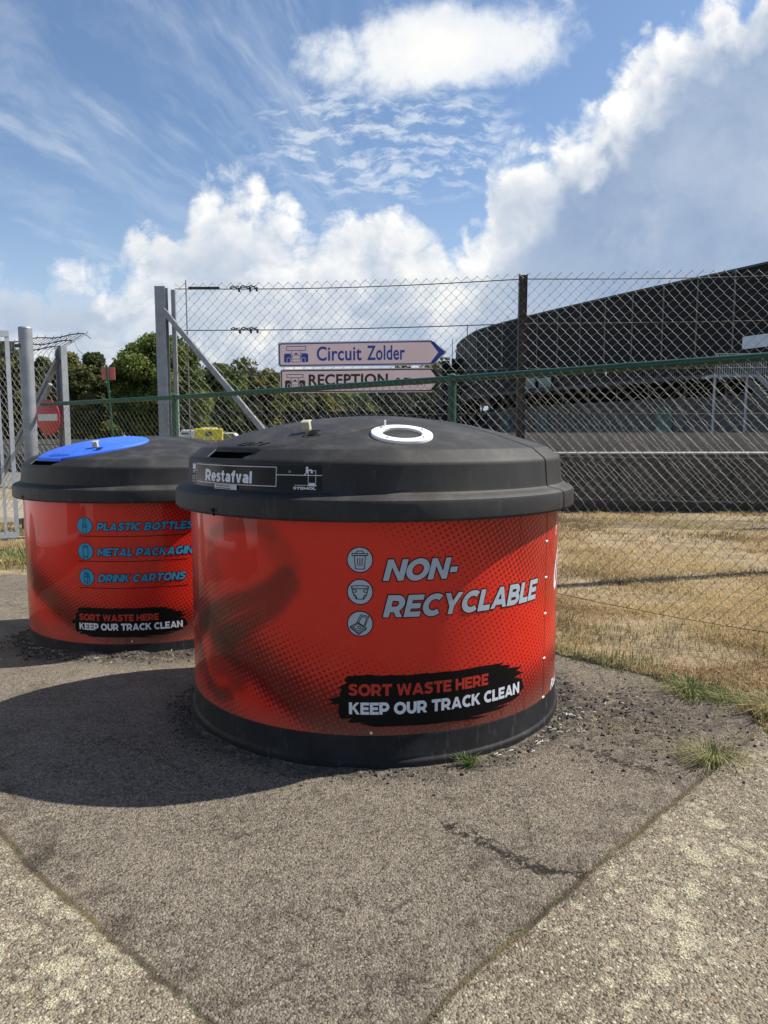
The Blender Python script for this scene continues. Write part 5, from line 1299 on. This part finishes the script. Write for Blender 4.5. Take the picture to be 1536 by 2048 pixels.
def blade_obj(name, parts, m, parent=None):
    co = []; f = []; ti = []; b = 0
    for c_, f_, t_ in parts: co.append(c_); f += [[i + b for i in q] for q in f_]; ti.append(t_); b += len(c_)
    me = bpy.data.meshes.new(name); me.from_pydata(np.concatenate(co).tolist(), [], f); me.update()
    a = me.attributes.new('tint', 'FLOAT', 'POINT'); a.data.foreach_set('value', np.concatenate(ti).astype(np.float32)); return link(name, me, m, parent)


g = np.random.default_rng(4)
def lawn(n, x0, x1, y0, y1, hmin, hmax, wd, seed, cond=None):
    x = g.uniform(x0, x1, n); y = g.uniform(y0, y1, n); k = ~grass_side(x, y)
    if cond is not None: k &= cond(x, y)
    k &= (np.hypot(x + .047, y - 3.87) > 1.05)
    x, y = x[k], y[k]; den = fbm2(x, y, 1.3, 4, 21); k2 = g.random(len(x)) < np.clip((den - .47) * 5 + .75, .12, 1); x, y = x[k2], y[k2]
    tint = np.clip(.5 + 2.2 * (fbm2(x, y, 1.1, 4, 31) - .46) + g.normal(0, .20, len(x)), 0, 1); h = g.uniform(hmin, hmax, len(x)) * (.6 + 1.0 * fbm2(x, y, 2.7, 3, 41)) * np.where(g.random(len(x)) < .02, 2.2, 1)
    return blades(x, y, gzn(x, y) - .03, h, wd, 1.3, seed, tint)
parts = [lawn(80000, .8, 3.6, 2.2, 6.2, .02, .05, .0045, 1), lawn(60000, .3, 5.2, 5.6, 9.0, .02, .05, .007, 2), lawn(50000, -1.5, 9, 8.6, 13.4, .025, .06, .012, 3), lawn(26000, -9, -3.5, 9, 13.5, .05, .12, .010, 5)]
props(blade_obj('dry_grass', parts, M['grass_dry']), kind='stuff')
def patchy(n, cx, cy, sx, sy, h0, h1, wd, seed, lean=1.0):
    x = g.normal(cx, sx, n); y = g.normal(cy, sy, n); return blades(x, y, gzn(x, y) - .02, g.uniform(h0, h1, n), wd, lean, seed, np.clip(g.normal(.45, .25, n), 0, 1))
green = [patchy(2400, -5.4, 9.9, 1.1, .35, .05, .14, .008, 11), patchy(420, 1.45, 4.35, .14, .12, .03, .07, .0036, 12), patchy(350, 1.35, 5.0, .25, .2, .03, .06, .004, 13), patchy(500, 2.3, 4.9, .5, .3, .03, .08, .004, 14), patchy(400, 1.75, 7.5, .6, .5, .03, .07, .006, 15), patchy(1200, -4.2, 9.4, .7, .3, .05, .12, .008, 16)]
gq = np.random.default_rng(91)
for (xx_, yy_) in [(1.02, 2.55), (1.30, 2.84), (.72, 2.25), (.36, 1.88), (-.62, 1.76), (-1.2, 2.27), (1.62, 3.12), (.50, 2.03), (-.47, 1.64)]:
    green.append(patchy(26, xx_, yy_, .035, .030, .008, .028, .0024, int(gq.integers(1e6)), 2.2))
for k in range(26):
    t_ = gq.random() * .72; gx_ = np.interp(t_ * 8, range(len(GRASS)), [p_[0] for p_ in GRASS]); gy_ = np.interp(t_ * 8, range(len(GRASS)), [p_[1] for p_ in GRASS])
    green.append(patchy(int(gq.integers(25, 90)), gx_ + gq.normal(.03, .06), gy_ + gq.normal(0, .06), .05, .04, .015, .06, .003, int(gq.integers(1e6)), 1.8))
props(blade_obj('green_grass', green, M['grass_green']), kind='stuff')


def tuft(name, label, cat, cx, cy, n, r, h, wd, seed, dry=.35, lean=1.5):
    q = np.random.default_rng(seed); a = q.random(n) * 6.283; rr = r * np.abs(q.normal(0, .5, n)); x, y = rr * np.cos(a), rr * np.sin(a) * .8
    hh = h * q.uniform(.45, 1.0, n); tint = np.where(q.random(n) < dry, q.uniform(.75, 1, n), q.uniform(.05, .6, n))
    co, f, ti = blades(x, y, np.zeros(n) - .02, hh, wd, lean, seed, tint)
    o = blade_obj(name, [(co, f, ti)], M['grass_green']); o.location = (cx, cy, gz(cx, cy)); return props(o, label, cat)


tuft('grass_tuft', 'spreading green grass tuft at the edge of the dry lawn, in the rail shadow', 'grass tuft', 1.66, 3.80, 620, .22, .12, .0036, 1, .35)
tuft('grass_tuft', 'low green grass tuft close to the right edge, where lawn meets pavement', 'grass tuft', 1.80, 3.70, 300, .13, .085, .0034, 2, .45)
tuft('grass_tuft', 'straggly half-dry grass tuft on the broken asphalt right of the big bin', 'grass tuft', 1.42, 2.98, 420, .14, .125, .0028, 3, .62, 2.1)
tuft('grass_tuft', 'dry straw-coloured grass clump at the right edge of the picture', 'grass tuft', 1.95, 3.50, 600, .22, .16, .004, 4, .95)
tuft('weed', 'small bright green weed growing at the foot of the big bin', 'weed', .352, 2.93, 60, .045, .095, .0055, 5, .0, 1.1)
for k, (x, y) in enumerate([(1.30, 3.02), (1.22, 3.30), (1.05, 3.35), (1.5, 3.3)]):
    q = np.random.default_rng(60 + k); n = 55
    parts = [blades(q.normal(x, .12, n), q.normal(y, .10, n), np.zeros(n) + .002, q.uniform(.012, .035, n), .0022, 5.0, 60 + k, q.uniform(.8, 1, n))]
    if k == 0: straw = parts
    else: straw += parts
props(blade_obj('straw', straw, M['grass_green']), kind='stuff')

# loose stones and crumbs of asphalt
def stones(n, pos, smin, smax, m, name, seed):
    r_ = random.Random(seed); mb = MB()
    ico = [(0, 0, 1), (.9, 0, .2), (-.45, .8, .2), (-.45, -.8, .2), (.3, .5, -.6), (-.7, .1, -.5), (.4, -.5, -.6)]
    fs = [(0, 1, 2), (0, 2, 3), (0, 3, 1), (1, 4, 2), (2, 5, 3), (3, 6, 1), (4, 5, 2), (5, 6, 3), (6, 4, 1), (4, 6, 5)]
    for k in range(n):
        x, y = pos(r_); s = smin + (smax - smin) * r_.random() ** 3; rot = Matrix.Rotation(r_.uniform(0, 6.3), 3, 'Z') @ Matrix.Rotation(r_.uniform(0, 6.3), 3, 'X')
        z = float(pave_z(np.array([x]), np.array([y]))[0]) if name != 'x' else 0
        mb.add([rot @ Vector((a * s * r_.uniform(.7, 1.2), b * s * r_.uniform(.6, 1.1), c * s * .6)) + Vector((x, y, z + s * .2)) for a, b, c in ico], fs)
    return props(mb.build(name, m, fix=False), kind='stuff')
def ringpos(cx, cy, r0, sd): return lambda r_: (lambda a, q: (cx + q * math.sin(a), cy - q * math.cos(a)))(r_.uniform(-2.2, 2.2), r0 + abs(r_.gauss(0, sd)))
M['crumb'] = mat('asphalt_crumb', (.050, .044, .038), .95, vary=.5, vscale=30)
M['pebble'] = mat('pale_pebble', (.21, .185, .14), .9, vary=.4, vscale=20)
stones(1500, ringpos(-.047, 3.87, .985, .07), .003, .012, M['crumb'], 'crumbs', 1)
stones(1100, lambda r_: (r_.gauss(1.22, .28), r_.gauss(3.42, .30)), .003, .014, M['crumb'], 'crumbs', 2)
stones(1400, ringpos(-1.83, 5.80, .99, .08), .004, .017, M['crumb'], 'crumbs', 3)
stones(1600, lambda r_: (r_.uniform(-1.6, 1.5), r_.uniform(1.45, 3.4)), .0018, .006, M['pebble'], 'pebbles', 4)
def flakes():
    r_ = random.Random(3); mb = MB()
    for k in range(90):
        if k < 55: a = r_.uniform(.55, 1.25); q = .99 + abs(r_.gauss(0, .09)); x, y = -.047 + q * math.sin(a), 3.87 - q * math.cos(a)
        elif k < 75: a = r_.uniform(-.8, .9); q = 1.0 + abs(r_.gauss(0, .10)); x, y = -1.83 + q * math.sin(a), 5.80 - q * math.cos(a)
        else: x, y = r_.gauss(1.2, .25), r_.gauss(3.6, .3)
        z = float(pave_z(np.array([x]), np.array([y]))[0]) + .006; a = r_.uniform(0, 6.3); l = r_.uniform(.012, .030); c = r_.uniform(-40, 40); pts_ = []
        for i in range(6): t_ = i / 5 - .5; pts_.append((x + l * t_ * math.cos(a) - c * l * l * t_ * t_ * math.sin(a) * .8, y + l * t_ * math.sin(a) + c * l * l * t_ * t_ * math.cos(a) * .8, z + .004 * (1 - 4 * t_ * t_)))
        mb.tube(pts_, .0016, 4)
    return props(mb.build('white_shavings', M['flake'], fix=False), kind='stuff')
flakes()
